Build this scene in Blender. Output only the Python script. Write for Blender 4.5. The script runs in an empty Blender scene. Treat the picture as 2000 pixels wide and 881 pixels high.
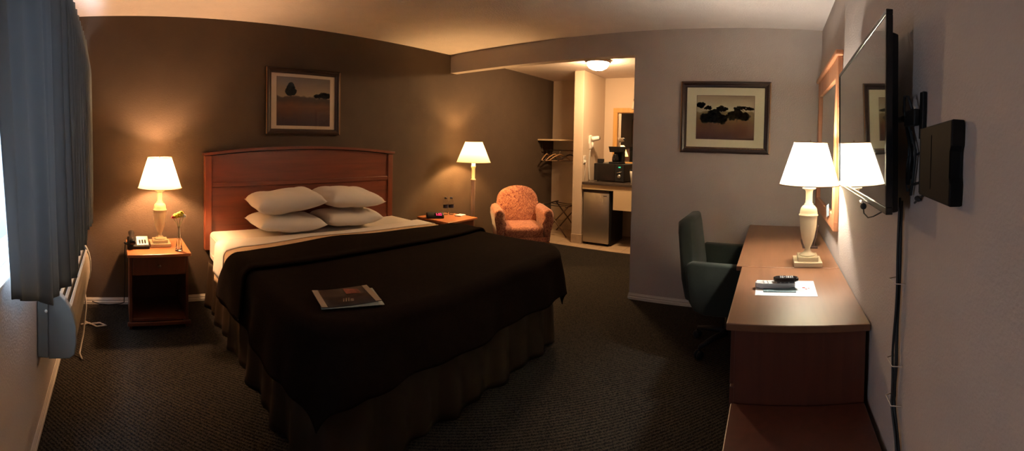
import bpy, bmesh, math, random
from mathutils import Vector, Matrix
PI = math.pi
random.seed(7)
S = bpy.context.scene
COL = S.collection

# ------------------------------------------------------------------ camera, world, exposure
cam_d = bpy.data.cameras.new('camera')
cam = bpy.data.objects.new('camera', cam_d)
COL.objects.link(cam)
S.camera = cam
CAMP = Vector((0.3837, 0.3894, 1.401))
YAW, PITCH, ROLL, FPX, Y0 = 0.94414, -0.021725, 0.02005, 816.1, 296.9
_F = Vector((math.sin(YAW), math.cos(YAW), 0)); _R = Vector((math.cos(YAW), -math.sin(YAW), 0)); _U = Vector((0, 0, 1))
_F2 = _F*math.cos(PITCH) + _U*math.sin(PITCH); _U2 = -_F*math.sin(PITCH) + _U*math.cos(PITCH)
_R3 = _R*math.cos(ROLL) + _U2*math.sin(ROLL); _U3 = -_R*math.sin(ROLL) + _U2*math.cos(ROLL)
cam.matrix_world = Matrix(((_R3.x, _U3.x, -_F2.x, CAMP.x), (_R3.y, _U3.y, -_F2.y, CAMP.y), (_R3.z, _U3.z, -_F2.z, CAMP.z), (0, 0, 0, 1)))
cam_d.type = 'PANO'
cam_d.panorama_type = 'CENTRAL_CYLINDRICAL'
cam_d.central_cylindrical_range_u_min = -1000/FPX
cam_d.central_cylindrical_range_u_max = 1000/FPX
cam_d.central_cylindrical_range_v_min = -(881-Y0)/FPX
cam_d.central_cylindrical_range_v_max = Y0/FPX
cam_d.central_cylindrical_radius = 1.0
cam_d.clip_start = 0.02
S.view_settings.view_transform = 'Standard'
S.view_settings.look = 'None'
S.view_settings.exposure = 2.6
S.view_settings.gamma = 1.0
S.view_settings.use_curve_mapping = False
S.cycles.use_denoising = True
S.cycles.max_bounces = 10
S.cycles.diffuse_bounces = 6
S.cycles.sample_clamp_indirect = 6

W = bpy.data.worlds.new('world'); S.world = W; W.use_nodes = True
W.node_tree.nodes['Background'].inputs[0].default_value = (0.50, 0.68, 1.0, 1)
W.node_tree.nodes['Background'].inputs[1].default_value = 0.3
DAY_Y0, DAY_Y1, DAY_Z0, DAY_Z1 = 1.58, 3.55, 0.92, 2.05
DAY_W = 62.0
pl = bpy.data.lights.new('window_daylight', 'AREA'); pl.shape = 'RECTANGLE'
pl.size = DAY_Y1-DAY_Y0; pl.size_y = DAY_Z1-DAY_Z0; pl.energy = DAY_W; pl.color = (0.66, 0.81, 1.0)
plo = bpy.data.objects.new('window_daylight', pl); COL.objects.link(plo)
plo.matrix_world = Matrix.Translation((-0.16, (DAY_Y0+DAY_Y1)/2, (DAY_Z0+DAY_Z1)/2)) @ Matrix(((0,0,-1,0),(1,0,0,0),(0,-1,0,0),(0,0,0,1)))
LAMP_W, DESK_W, FLOOR_W, HALL_GLOW = 13.0, 8.2, 9.5, 46.0
WARM = (1.0, 0.57, 0.29); NEUT = (1.0, 0.96, 0.86)

# ------------------------------------------------------------------ materials
MATS = {}
def mat(name, color, rough=0.6, metal=0.0, spec=0.5, var=0.0, vscale=20, bump=0.0, bscale=80, coat=0.0, trans=0.0, emit=None, estr=0.0, ior=1.45, sheen=0.0):
    m = bpy.data.materials.new(name); m.use_nodes = True; MATS[name] = m
    nt = m.node_tree; b = nt.nodes['Principled BSDF']
    b.inputs['Base Color'].default_value = (*color, 1); b.inputs['Roughness'].default_value = rough
    b.inputs['Metallic'].default_value = metal; b.inputs['Specular IOR Level'].default_value = spec
    b.inputs['Coat Weight'].default_value = coat; b.inputs['Coat Roughness'].default_value = 0.12
    b.inputs['Transmission Weight'].default_value = trans; b.inputs['IOR'].default_value = ior
    b.inputs['Sheen Weight'].default_value = sheen
    if emit: b.inputs['Emission Color'].default_value = (*emit, 1); b.inputs['Emission Strength'].default_value = estr
    tc = nt.nodes.new('ShaderNodeTexCoord')
    if var > 0:
        n = nt.nodes.new('ShaderNodeTexNoise'); n.inputs['Scale'].default_value = vscale; n.inputs['Detail'].default_value = 4
        nt.links.new(tc.outputs['Object'], n.inputs['Vector'])
        r = nt.nodes.new('ShaderNodeValToRGB'); e = r.color_ramp.elements
        e[0].position = 0.3; e[1].position = 0.7
        e[0].color = (*[c*(1-var) for c in color], 1); e[1].color = (*[min(1, c*(1+var)) for c in color], 1)
        nt.links.new(n.outputs['Fac'], r.inputs['Fac']); nt.links.new(r.outputs['Color'], b.inputs['Base Color'])
    if bump > 0:
        n2 = nt.nodes.new('ShaderNodeTexNoise'); n2.inputs['Scale'].default_value = bscale; n2.inputs['Detail'].default_value = 3
        nt.links.new(tc.outputs['Object'], n2.inputs['Vector'])
        bp = nt.nodes.new('ShaderNodeBump'); bp.inputs['Strength'].default_value = bump; bp.inputs['Distance'].default_value = 0.004
        nt.links.new(n2.outputs['Fac'], bp.inputs['Height']); nt.links.new(bp.outputs['Normal'], b.inputs['Normal'])
    return m
def wood(name, color, axis='x', rough=0.35, dark=0.68, coat=0.15):
    m = bpy.data.materials.new(name); m.use_nodes = True; MATS[name] = m
    nt = m.node_tree; b = nt.nodes['Principled BSDF']; b.inputs['Roughness'].default_value = rough
    b.inputs['Coat Weight'].default_value = coat; b.inputs['Coat Roughness'].default_value = 0.3
    tc = nt.nodes.new('ShaderNodeTexCoord'); mp = nt.nodes.new('ShaderNodeMapping')
    sc = {'x': (1.2, 14, 14), 'y': (14, 1.2, 14), 'z': (14, 14, 1.2)}[axis]
    mp.inputs['Scale'].default_value = sc
    nt.links.new(tc.outputs['Object'], mp.inputs['Vector'])
    n = nt.nodes.new('ShaderNodeTexNoise'); n.inputs['Scale'].default_value = 1.6; n.inputs['Detail'].default_value = 7; n.inputs['Distortion'].default_value = 0.8
    nt.links.new(mp.outputs['Vector'], n.inputs['Vector'])
    r = nt.nodes.new('ShaderNodeValToRGB'); e = r.color_ramp.elements
    e[0].position = 0.28; e[1].position = 0.66
    e[0].color = (*[c*dark for c in color], 1); e[1].color = (*color, 1)
    nt.links.new(n.outputs['Fac'], r.inputs['Fac']); nt.links.new(r.outputs['Color'], b.inputs['Base Color'])
    return m
mat('brown_paint', (0.068, 0.042, 0.0245), 0.75, var=0.06, vscale=6, bump=0.35, bscale=110)
mat('taupe_paint', (0.40, 0.335, 0.30), 0.7, var=0.03, vscale=5, bump=0.45, bscale=110)
mat('cream_paint', (0.55, 0.43, 0.32), 0.7, bump=0.4, bscale=110)
mat('ceiling_paint', (0.72, 0.63, 0.58), 0.85, var=0.03, vscale=8, bump=0.9, bscale=70)
mat('white_trim', (0.50, 0.45, 0.39), 0.45)
mat('window_vinyl', (0.75, 0.75, 0.75), 0.4)
mat('tile_base', (0.40, 0.30, 0.21), 0.5, var=0.15, vscale=10)
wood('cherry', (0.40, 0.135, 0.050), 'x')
wood('cherry_shaded', (0.12, 0.034, 0.014), 'z')  # darker copy of cherry: shade on fronts and inside put into the colour
wood('headboard_wood', (0.18, 0.040, 0.016), 'x', rough=0.4)
wood('headboard_post_wood', (0.20, 0.046, 0.018), 'z', rough=0.4)
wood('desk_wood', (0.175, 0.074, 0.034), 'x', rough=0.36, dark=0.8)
wood('desk_wood_shaded', (0.10, 0.026, 0.013), 'z', rough=0.4)  # desk wood darkened: the shade on sides and bench is in the colour
wood('mirror_wood', (0.50, 0.20, 0.09), 'z', rough=0.4)
wood('oak_leg', (0.50, 0.22, 0.09), 'z', rough=0.5)
wood('gold_wood', (0.62, 0.33, 0.09), 'z', rough=0.45)
wood('hanger_wood', (0.50, 0.27, 0.12), 'x', rough=0.5)
mat('box_black', (0.004, 0.004, 0.004), 0.6, spec=0.2)
mat('lit_cream_pole', (0.78, 0.70, 0.54), 0.4)  # paler than the ceramic base: lamplight falling on the pole put into the colour
mat('drawer_dark', (0.05, 0.02, 0.012), 0.6)
mat('linen', (0.70, 0.64, 0.57), 0.9, bump=0.25, bscale=18, sheen=0.2)
mat('sheet_white', (0.60, 0.54, 0.46), 0.9, bump=0.15, bscale=14, sheen=0.2)
mat('blanket_beige', (0.55, 0.38, 0.24), 0.95, bump=0.2, bscale=60)
mat('bedspread', (0.0095, 0.0052, 0.0036), 0.98, bump=0.35, bscale=160, var=0.15, vscale=30, spec=0.04)
mat('skirt_satin', (0.032, 0.019, 0.011), 0.42, bump=0.2, bscale=30)
mat('ceramic', (0.60, 0.50, 0.34), 0.4, var=0.06, vscale=9)
mat('black_plastic', (0.009, 0.009, 0.010), 0.55, spec=0.3)
mat('gloss_black', (0.008, 0.008, 0.009), 0.15)
mat('rubber', (0.015, 0.015, 0.015), 0.6)
mat('grey_plastic', (0.42, 0.41, 0.40), 0.45)
mat('white_plastic', (0.72, 0.68, 0.62), 0.4)
mat('ac_plastic', (0.27, 0.225, 0.175), 0.5)
mat('ac_side_plastic', (0.165, 0.165, 0.155), 0.5)
mat('chrome', (0.8, 0.8, 0.8), 0.15, metal=1)
mat('brushed_steel', (0.42, 0.39, 0.35), 0.38, metal=0.9, bump=0.05, bscale=200)
mat('bronze', (0.12, 0.075, 0.05), 0.4, metal=0.8)
mat('black_metal', (0.02, 0.02, 0.02), 0.45, metal=0.6)
mat('green_fabric', (0.012, 0.0155, 0.0105), 0.9, bump=0.3, bscale=150, sheen=0.1)
mat('frame_dark', (0.030, 0.014, 0.009), 0.35)
mat('frame_gold', (0.35, 0.17, 0.06), 0.35, metal=0.5)
mat('mat_board', (0.66, 0.62, 0.43), 0.9)
mat('mat_board_pink', (0.62, 0.52, 0.40), 0.9)
mat('art_line', (0.12, 0.06, 0.04), 0.9)
mat('petal_yellow', (0.75, 0.60, 0.06), 0.8); mat('petal_red', (0.45, 0.03, 0.03), 0.8); mat('petal_white', (0.75, 0.70, 0.60), 0.8)
mat('stem_green', (0.10, 0.16, 0.05), 0.7)
mat('paper', (0.72, 0.75, 0.76), 0.6, spec=0.6)
mat('ink_red', (0.45, 0.05, 0.04), 0.7); mat('ink_grey', (0.10, 0.10, 0.11), 0.7)
mat('cord_white', (0.55, 0.48, 0.40), 0.6)
mat('label_navy', (0.015, 0.02, 0.05), 0.4)
mat('granite', (0.05, 0.037, 0.03), 0.25, var=0.8, vscale=150)
mat('laminate_cream', (0.60, 0.45, 0.27), 0.5)
mat('led_red', (0.3, 0.0, 0.03), 0.5, emit=(1.0, 0.02, 0.08), estr=0.9)
mat('led_green', (0.0, 0.2, 0.1), 0.5, emit=(0.1, 1.0, 0.5), estr=0.12)
mat('mag_cover', (0.030, 0.016, 0.013), 0.35, var=0.5, vscale=9); mat('mag_photo', (0.22, 0.07, 0.05), 0.35, var=0.6, vscale=40)
mat('mag_border', (0.32, 0.24, 0.17), 0.5); mat('mag_pages', (0.30, 0.32, 0.28), 0.6)
mat('card_pale', (0.28, 0.33, 0.36), 0.7)
mat('card_teal', (0.10, 0.17, 0.18), 0.5)
mat('lcd', (0.03, 0.05, 0.04), 0.3)
mat('tissue', (0.75, 0.72, 0.66), 0.8)
# mirror / screen / glass
m = mat('mirror_glass', (0.78, 0.78, 0.76), 0.02, metal=1)
m = mat('tv_screen', (0.018, 0.018, 0.017), 0.035, spec=1.0, coat=1.0); m.node_tree.nodes['Principled BSDF'].inputs['Coat Roughness'].default_value = 0.02
m.node_tree.nodes['Principled BSDF'].inputs['IOR'].default_value = 1.7
mat('clear_plastic', (0.95, 0.95, 0.95), 0.04, trans=1.0, ior=1.15)
mat('vase_glass', (0.93, 0.95, 0.95), 0.03, trans=1.0, ior=1.3)
def glasspane(name, refl=1.0):
    m = bpy.data.materials.new(name); m.use_nodes = True; MATS[name] = m; nt = m.node_tree
    for n in list(nt.nodes): nt.nodes.remove(n)
    o = nt.nodes.new('ShaderNodeOutputMaterial'); mx = nt.nodes.new('ShaderNodeMixShader'); t = nt.nodes.new('ShaderNodeBsdfTransparent')
    g = nt.nodes.new('ShaderNodeBsdfGlossy'); g.inputs['Roughness'].default_value = 0.02
    f = nt.nodes.new('ShaderNodeFresnel'); f.inputs['IOR'].default_value = 1.45
    ge = nt.nodes.new('ShaderNodeNewGeometry'); mu = nt.nodes.new('ShaderNodeMath'); mu.operation = 'MULTIPLY'; sb = nt.nodes.new('ShaderNodeMath'); sb.operation = 'SUBTRACT'; sb.inputs[0].default_value = 1
    nt.links.new(ge.outputs['Backfacing'], sb.inputs[1]); nt.links.new(f.outputs[0], mu.inputs[0]); nt.links.new(sb.outputs[0], mu.inputs[1])
    nt.links.new(mu.outputs[0], mx.inputs[0]); nt.links.new(t.outputs[0], mx.inputs[1]); nt.links.new(g.outputs[0], mx.inputs[2]); nt.links.new(mx.outputs[0], o.inputs[0])
glasspane('pane_glass')
def shade_mat(name, color, k=0.75):
    m = bpy.data.materials.new(name); m.use_nodes = True; MATS[name] = m; nt = m.node_tree
    for n in list(nt.nodes): nt.nodes.remove(n)
    o = nt.nodes.new('ShaderNodeOutputMaterial'); mx = nt.nodes.new('ShaderNodeMixShader')
    t = nt.nodes.new('ShaderNodeBsdfTranslucent'); d = nt.nodes.new('ShaderNodeBsdfDiffuse')
    t.inputs[0].default_value = (*color, 1); d.inputs[0].default_value = (*color, 1); mx.inputs[0].default_value = k
    nt.links.new(d.outputs[0], mx.inputs[1]); nt.links.new(t.outputs[0], mx.inputs[2]); nt.links.new(mx.outputs[0], o.inputs[0])
shade_mat('shade_fabric', (0.60, 0.54, 0.40), 0.20)
shade_mat('thin_shade_fabric', (0.66, 0.63, 0.50), 0.34)
shade_mat('frosted_glass', (0.9, 0.85, 0.75), 0.7)
shade_mat('curtain_cloth', (0.18, 0.20, 0.215), 0.17)
mat('shade_trim', (0.35, 0.22, 0.09), 0.6)

# carpet: woven loop pattern
def carpet():
    m = mat('carpet', (0.06, 0.048, 0.038), 0.95, spec=0.05); nt = m.node_tree; b = nt.nodes['Principled BSDF']
    tc = nt.nodes.new('ShaderNodeTexCoord'); mp = nt.nodes.new('ShaderNodeMapping'); mp.inputs['Rotation'].default_value = (0, 0, 0.0)
    nt.links.new(tc.outputs['Object'], mp.inputs['Vector'])
    w1 = nt.nodes.new('ShaderNodeTexWave'); w1.inputs['Scale'].default_value = 22; w1.inputs['Distortion'].default_value = 5; w1.inputs['Detail'].default_value = 2; w1.inputs['Detail Scale'].default_value = 6
    w1.bands_direction = 'DIAGONAL'
    v = nt.nodes.new('ShaderNodeTexVoronoi'); v.inputs['Scale'].default_value = 130
    nt.links.new(mp.outputs[0], w1.inputs['Vector']); nt.links.new(mp.outputs[0], v.inputs['Vector'])
    mul = nt.nodes.new('ShaderNodeMath'); mul.operation = 'MULTIPLY'; nt.links.new(w1.outputs['Fac'], mul.inputs[0]); nt.links.new(v.outputs['Distance'], mul.inputs[1])
    r = nt.nodes.new('ShaderNodeValToRGB'); r.color_ramp.elements[0].color = (0.042, 0.034, 0.026, 1); r.color_ramp.elements[1].color = (0.010, 0.009, 0.009, 1); r.color_ramp.elements[1].position = 0.5
    nt.links.new(mul.outputs[0], r.inputs[0]); nt.links.new(r.outputs[0], b.inputs['Base Color'])
    bp = nt.nodes.new('ShaderNodeBump'); bp.inputs['Strength'].default_value = 0.8; bp.inputs['Distance'].default_value = 0.006; bp.invert = True
    nt.links.new(mul.outputs[0], bp.inputs['Height']); nt.links.new(bp.outputs[0], b.inputs['Normal'])
carpet()
def tile():
    m = mat('floor_tile', (0.42, 0.30, 0.19), 0.4); nt = m.node_tree; b = nt.nodes['Principled BSDF']
    tc = nt.nodes.new('ShaderNodeTexCoord'); br = nt.nodes.new('ShaderNodeTexBrick')
    br.offset = 0; br.inputs['Scale'].default_value = 1; br.inputs['Brick Width'].default_value = 0.33; br.inputs['Row Height'].default_value = 0.33; br.inputs['Mortar Size'].default_value = 0.004
    br.inputs['Color1'].default_value = (0.42, 0.30, 0.19, 1); br.inputs['Color2'].default_value = (0.38, 0.27, 0.17, 1); br.inputs['Mortar'].default_value = (0.2, 0.14, 0.1, 1)
    nt.links.new(tc.outputs['Object'], br.inputs['Vector']); nt.links.new(br.outputs['Color'], b.inputs['Base Color'])
tile()
def scroll():
    m = mat('scroll_fabric', (0.5, 0.15, 0.07), 0.85, sheen=0.2); nt = m.node_tree; b = nt.nodes['Principled BSDF']
    tc = nt.nodes.new('ShaderNodeTexCoord'); n = nt.nodes.new('ShaderNodeTexNoise'); n.inputs['Scale'].default_value = 30; n.inputs['Detail'].default_value = 1.5; n.inputs['Distortion'].default_value = 2.5
    nt.links.new(tc.outputs['Object'], n.inputs['Vector'])
    r = nt.nodes.new('ShaderNodeValToRGB'); e = r.color_ramp.elements
    e[0].position = 0.44; e[0].color = (0.44, 0.19, 0.10, 1); e[1].position = 0.5; e[1].color = (0.11, 0.016, 0.012, 1)
    x = e.new(0.56); x.color = (0.42, 0.17, 0.09, 1); y = e.new(0.40); y.color = (0.15, 0.026, 0.018, 1)
    nt.links.new(n.outputs['Fac'], r.inputs[0]); nt.links.new(r.outputs[0], b.inputs['Base Color'])
scroll()
def paint_mat(name, stops, scale=(3, 3, 3), spots=None):
    """canvas print: colours running up the picture (local z, 0..1) broken up by brush noise"""
    m = mat(name, (0.2, 0.2, 0.2), 0.85); nt = m.node_tree; b = nt.nodes['Principled BSDF']
    tc = nt.nodes.new('ShaderNodeTexCoord'); sx = nt.nodes.new('ShaderNodeSeparateXYZ'); nt.links.new(tc.outputs['Object'], sx.inputs[0])
    mp = nt.nodes.new('ShaderNodeMapping'); mp.inputs['Scale'].default_value = scale; nt.links.new(tc.outputs['Object'], mp.inputs[0])
    n = nt.nodes.new('ShaderNodeTexNoise'); n.inputs['Scale'].default_value = 4; n.inputs['Detail'].default_value = 6; nt.links.new(mp.outputs[0], n.inputs['Vector'])
    ma = nt.nodes.new('ShaderNodeMath'); ma.operation = 'MULTIPLY_ADD'; ma.inputs[1].default_value = 0.07; nt.links.new(n.outputs['Fac'], ma.inputs[0]); nt.links.new(sx.outputs['Z'], ma.inputs[2])
    mr = nt.nodes.new('ShaderNodeMapRange'); mr.inputs['From Min'].default_value = -0.165; mr.inputs['From Max'].default_value = 0.235
    nt.links.new(ma.outputs[0], mr.inputs['Value'])
    r = nt.nodes.new('ShaderNodeValToRGB'); e = r.color_ramp.elements
    e[0].position, e[0].color = stops[0][0], (*stops[0][1], 1); e[1].position, e[1].color = stops[-1][0], (*stops[-1][1], 1)
    for s, c in stops[1:-1]: x = e.new(s); x.color = (*c, 1)
    nt.links.new(mr.outputs[0], r.inputs[0]); nt.links.new(r.outputs[0], b.inputs['Base Color'])
paint_mat('art_field_trees', [(0.0, (0.060, 0.024, 0.018)), (0.15, (0.085, 0.035, 0.022)), (0.33, (0.12, 0.055, 0.025)), (0.45, (0.16, 0.10, 0.04)), (0.62, (0.22, 0.16, 0.08)), (0.66, (0.46, 0.40, 0.26)), (0.8, (0.40, 0.33, 0.21)), (1.0, (0.34, 0.26, 0.16))])
paint_mat('art_lone_tree', [(0.0, (0.055, 0.035, 0.040)), (0.2, (0.08, 0.045, 0.040)), (0.40, (0.15, 0.07, 0.035)), (0.52, (0.075, 0.045, 0.033)), (0.60, (0.07, 0.05, 0.042)), (0.64, (0.33, 0.25, 0.17)), (1.0, (0.20, 0.165, 0.14))])
mat('art_foliage', (0.034, 0.032, 0.020), 0.9, var=0.5, vscale=45)
mat('art_foliage_near', (0.060, 0.048, 0.026), 0.9, var=0.6, vscale=40)

# ------------------------------------------------------------------ geometry helpers
class MB:
    def __init__(s): s.bm = bmesh.new(); s.mi = 0; s.smooth = set()
    def _tag(s, faces, smooth=False):
        for f in faces: f.material_index = s.mi; f.smooth = smooth
    def add(s, verts, faces, smooth=False):
        vs = [s.bm.verts.new(v) for v in verts]; out = []
        for f in faces:
            try: out.append(s.bm.faces.new([vs[i] for i in f]))
            except ValueError: pass
        s._tag(out, smooth); return s
    def merge(s, tmp, M=None, smooth=False):
        if M is not None: tmp.transform(M)
        bmesh.ops.recalc_face_normals(tmp, faces=tmp.faces)
        me = bpy.data.meshes.new('t'); tmp.to_mesh(me); tmp.free(); n = len(s.bm.faces)
        s.bm.from_mesh(me); bpy.data.meshes.remove(me); s.bm.faces.ensure_lookup_table()
        s._tag(s.bm.faces[n:], smooth); return s
    def box(s, a, b, bev=0.0, seg=2, M=None, taper=None):
        t = bmesh.new(); x0, y0, z0 = a; x1, y1, z1 = b
        vs = [t.verts.new(v) for v in [(x0,y0,z0),(x1,y0,z0),(x1,y1,z0),(x0,y1,z0),(x0,y0,z1),(x1,y0,z1),(x1,y1,z1),(x0,y1,z1)]]
        for f in [(3,2,1,0),(4,5,6,7),(0,1,5,4),(1,2,6,5),(2,3,7,6),(3,0,4,7)]: t.faces.new([vs[i] for i in f])
        if bev > 0: bmesh.ops.bevel(t, geom=t.edges[:], offset=bev, segments=seg, profile=0.5, affect='EDGES')
        return s.merge(t, M, bev > 0 and seg > 2)
    def prism(s, pts, axis, a, b, bev=0.0, seg=2, M=None, smooth=False):
        """2D outline pts extruded along axis from a to b. axis x: pts=(y,z); y: (x,z); z: (x,y)"""
        t = bmesh.new()
        mk = {'x': lambda p, k: (k, p[0], p[1]), 'y': lambda p, k: (p[0], k, p[1]), 'z': lambda p, k: (p[0], p[1], k)}[axis]
        A = [t.verts.new(mk(p, a)) for p in pts]; B = [t.verts.new(mk(p, b)) for p in pts]; n = len(pts)
        ca = t.faces.new(A); cb = t.faces.new(B[::-1])
        for i in range(n): t.faces.new([A[i], B[i], B[(i+1) % n], A[(i+1) % n]])
        if bev > 0:
            ed = list(set(list(ca.edges) + list(cb.edges)))
            bmesh.ops.bevel(t, geom=ed, offset=bev, segments=seg, profile=0.5, affect='EDGES')
        return s.merge(t, M, smooth)
    def lathe(s, prof, c=(0, 0, 0), n=40, M=None, smooth=True, cap=True):
        t = bmesh.new(); rings = []
        for r, z in prof:
            if r < 1e-5: rings.append([t.verts.new((c[0], c[1], c[2]+z))])
            else: rings.append([t.verts.new((c[0]+r*math.cos(2*PI*i/n), c[1]+r*math.sin(2*PI*i/n), c[2]+z)) for i in range(n)])
        for A, B in zip(rings, rings[1:]):
            for i in range(n):
                j = (i+1) % n
                if len(A) == 1 and len(B) == 1: continue
                if len(A) == 1: t.faces.new([A[0], B[i], B[j]])
                elif len(B) == 1: t.faces.new([A[i], A[j], B[0]])
                else: t.faces.new([A[i], A[j], B[j], B[i]])
        if cap:
            for R in (rings[0], rings[-1]):
                if len(R) > 1: t.faces.new(R)
        return s.merge(t, M, smooth)
    def tube(s, pts, r, n=8, M=None, smooth=True):
        t = bmesh.new(); P = [Vector(p) for p in pts]; rings = []; up = None
        for i, p in enumerate(P):
            d = (P[min(i+1, len(P)-1)] - P[max(i-1, 0)]).normalized()
            if up is None: up = Vector((0, 0, 1)) if abs(d.z) < 0.9 else Vector((1, 0, 0))
            a = d.cross(up).normalized(); up = a.cross(d).normalized()
            rr = r[i] if isinstance(r, (list, tuple)) else r
            rings.append([t.verts.new(p + a*rr*math.cos(2*PI*k/n) + up*rr*math.sin(2*PI*k/n)) for k in range(n)])
        for A, B in zip(rings, rings[1:]):
            for k in range(n): t.faces.new([A[k], A[(k+1) % n], B[(k+1) % n], B[k]])
        t.faces.new(rings[0][::-1]); t.faces.new(rings[-1])
        return s.merge(t, M, smooth)
    def grid(s, fn, nu, nv, smooth=True, flip=False):
        V = [fn(i/(nu), j/(nv)) for j in range(nv+1) for i in range(nu+1)]
        F = []
        for j in range(nv):
            for i in range(nu):
                q = (j*(nu+1)+i, j*(nu+1)+i+1, (j+1)*(nu+1)+i+1, (j+1)*(nu+1)+i)
                F.append(q[::-1] if flip else q)
        return s.add(V, F, smooth)
    def ball(s, c, r, n=14, M=None, sc=(1, 1, 1)):
        t = bmesh.new(); bmesh.ops.create_uvsphere(t, u_segments=n, v_segments=n//2+2, radius=1)
        t.transform(Matrix.Translation(c) @ Matrix.Diagonal((r*sc[0], r*sc[1], r*sc[2], 1)))
        return s.merge(t, M, True)
    def build(s, name, mats, parent=None, loc=None, rotz=0.0, mods=()):
        me = bpy.data.meshes.new(name); s.bm.to_mesh(me); s.bm.free()
        for k in ([mats] if isinstance(mats, str) else mats): me.materials.append(MATS[k])
        o = bpy.data.objects.new(name, me); COL.objects.link(o)
        if parent: o.parent = parent
        if loc: o.location = loc
        o.rotation_euler[2] = rotz
        for md in mods:
            if md[0] == 'subsurf': x = o.modifiers.new('subsurf', 'SUBSURF'); x.levels = x.render_levels = md[1]
            if md[0] == 'solid': x = o.modifiers.new('solid', 'SOLIDIFY'); x.thickness = md[1]; x.offset = md[2]
        return o
def tag(o, label, cat, group=None, kind=None):
    if label: o['label'] = label
    if cat: o['category'] = cat
    if group: o['group'] = group
    if kind: o['kind'] = kind
    return o
def thing(name, label, cat, loc=(0, 0, 0), rotz=0.0, group=None):
    o = bpy.data.objects.new(name, None); COL.objects.link(o); o.empty_display_size = 0.1
    o.location = loc; o.rotation_euler = (0, 0, rotz); return tag(o, label, cat, group)
def struct(o): o['kind'] = 'structure'; return o
def copy_tree(o, parent=None):
    c = o.copy(); COL.objects.link(c)
    if parent: c.parent = parent
    for ch in [x for x in bpy.data.objects if x.parent == o]: copy_tree(ch, c)
    return c
def text(name, body, size, matn, parent=None, M=Matrix(), depth=0.0004, align='CENTER', shear=0.0):
    cu = bpy.data.curves.new(name, 'FONT'); cu.body = body; cu.size = size; cu.align_x = align; cu.align_y = 'CENTER'; cu.extrude = depth; cu.shear = shear
    to = bpy.data.objects.new('tmp_text', cu); COL.objects.link(to)
    me = bpy.data.meshes.new_from_object(to.evaluated_get(bpy.context.evaluated_depsgraph_get()))
    bpy.data.objects.remove(to); me.transform(M); me.materials.clear(); me.materials.append(MATS[matn])
    o = bpy.data.objects.new(name, me); COL.objects.link(o)
    if parent: o.parent = parent
    return o
def sstep(a, b, x):
    t = max(0, min(1, (x-a)/(b-a))); return t*t*(3-2*t)

# ------------------------------------------------------------------ the room
RX, RY, RH = 6.41, 3.924, 2.44       # far wall of the closet nook, headboard wall, ceiling
PX, PY, HB = 3.98, 1.653, 2.225      # picture wall plane, its free edge, underside of the beam
TX = 5.45                            # carpet / tile line
T = 0.12
struct(MB().box((-0.2, -0.2, -0.1), (TX, RY+0.2, 0)).build('floor', 'carpet'))
struct(MB().box((TX, -0.2, -0.1), (RX+0.2, RY+0.2, 0.002)).build('floor_tiled_nook', 'floor_tile'))
struct(MB().box((-0.2, -0.2, RH), (RX+0.2, RY+0.2, RH+0.1)).build('ceiling', 'ceiling_paint'))
struct(MB().box((-0.2, RY, 0), (RX+0.2, RY+T, RH)).build('wall_back', 'brown_paint'))
struct(MB().box((-0.2, -T, 0), (RX+0.2, 0, RH)).build('wall_right', 'taupe_paint'))
struct(MB().box((RX, 0, 0), (RX+T, RY, RH)).build('wall_nook', 'cream_paint'))
w = MB()
w.box((-T, 0, 0), (0, RY, DAY_Z0)); w.box((-T, 0, DAY_Z1), (0, RY, RH)); w.box((-T, 0, DAY_Z0), (0, DAY_Y0, DAY_Z1)); w.box((-T, DAY_Y1, DAY_Z0), (0, RY, DAY_Z1))
struct(w.build('wall_left', 'taupe_paint'))
w = MB()
w.box((PX, 0, 0), (PX+0.11, PY, RH)); w.box((PX, PY, HB), (PX+0.11, RY, RH))
struct(w.build('wall_front', 'taupe_paint'))
# partition between closet nook and vanity
PE = 5.65; PYa, PYb = 2.985, 3.135
struct(MB().box((PE, PYa, 0.0), (RX, PYb, RH), 0.006, 2).build('wall_partition', 'cream_paint'))
# baseboards
def bboard(name, pts, m='white_trim'):
    """profile (offset, z) run between two points, wall on the left when walking"""
    prof = [(0, 0), (0.014, 0), (0.014, 0.022), (0.010, 0.026), (0.010, 0.040), (0.006, 0.046), (0.004, 0.055), (0, 0.055)]
    mb = MB()
    for (a, b) in pts:
        a = Vector((*a, 0)); b = Vector((*b, 0)); d = (b-a).normalized(); n = Vector((d.y, -d.x, 0))
        V = [a + n*o + Vector((0, 0, z)) for o, z in prof] + [b + n*o + Vector((0, 0, z)) for o, z in prof]; k = len(prof)
        F = [(i, (i+1) % k, k+(i+1) % k, k+i) for i in range(k)] + [tuple(range(k))[::-1], tuple(range(k, 2*k))]
        mb.add(V, F)
    return struct(mb.build(name, m))
bboard('baseboard_back', [((0, RY), (TX, RY))])
bboard('baseboard_left', [((0, 0), (0, RY))])
bboard('baseboard_front', [((PX, PY), (PX, 0)), ((PX+0.11, PY+0.0), (PX, PY))])
bb = MB(); bb.box((RX-0.012, PYb, 0), (RX, RY, 0.14), 0.003); bb.box((PE-0.012, PYa-0.01, 0), (PE, PYb, 0.13), 0.003); bb.box((PE, PYa-0.012, 0), (RX, PYa, 0.13), 0.003)
bb.box((TX, RY-0.012, 0), (RX-0.012, RY, 0.13), 0.003)
struct(bb.build('baseboard_nook', 'tile_base'))
struct(MB().box((TX-0.012, PY, 0.0), (TX+0.012, RY-0.013, 0.008), 0.002).build('trim_1', 'tile_base'))

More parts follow.
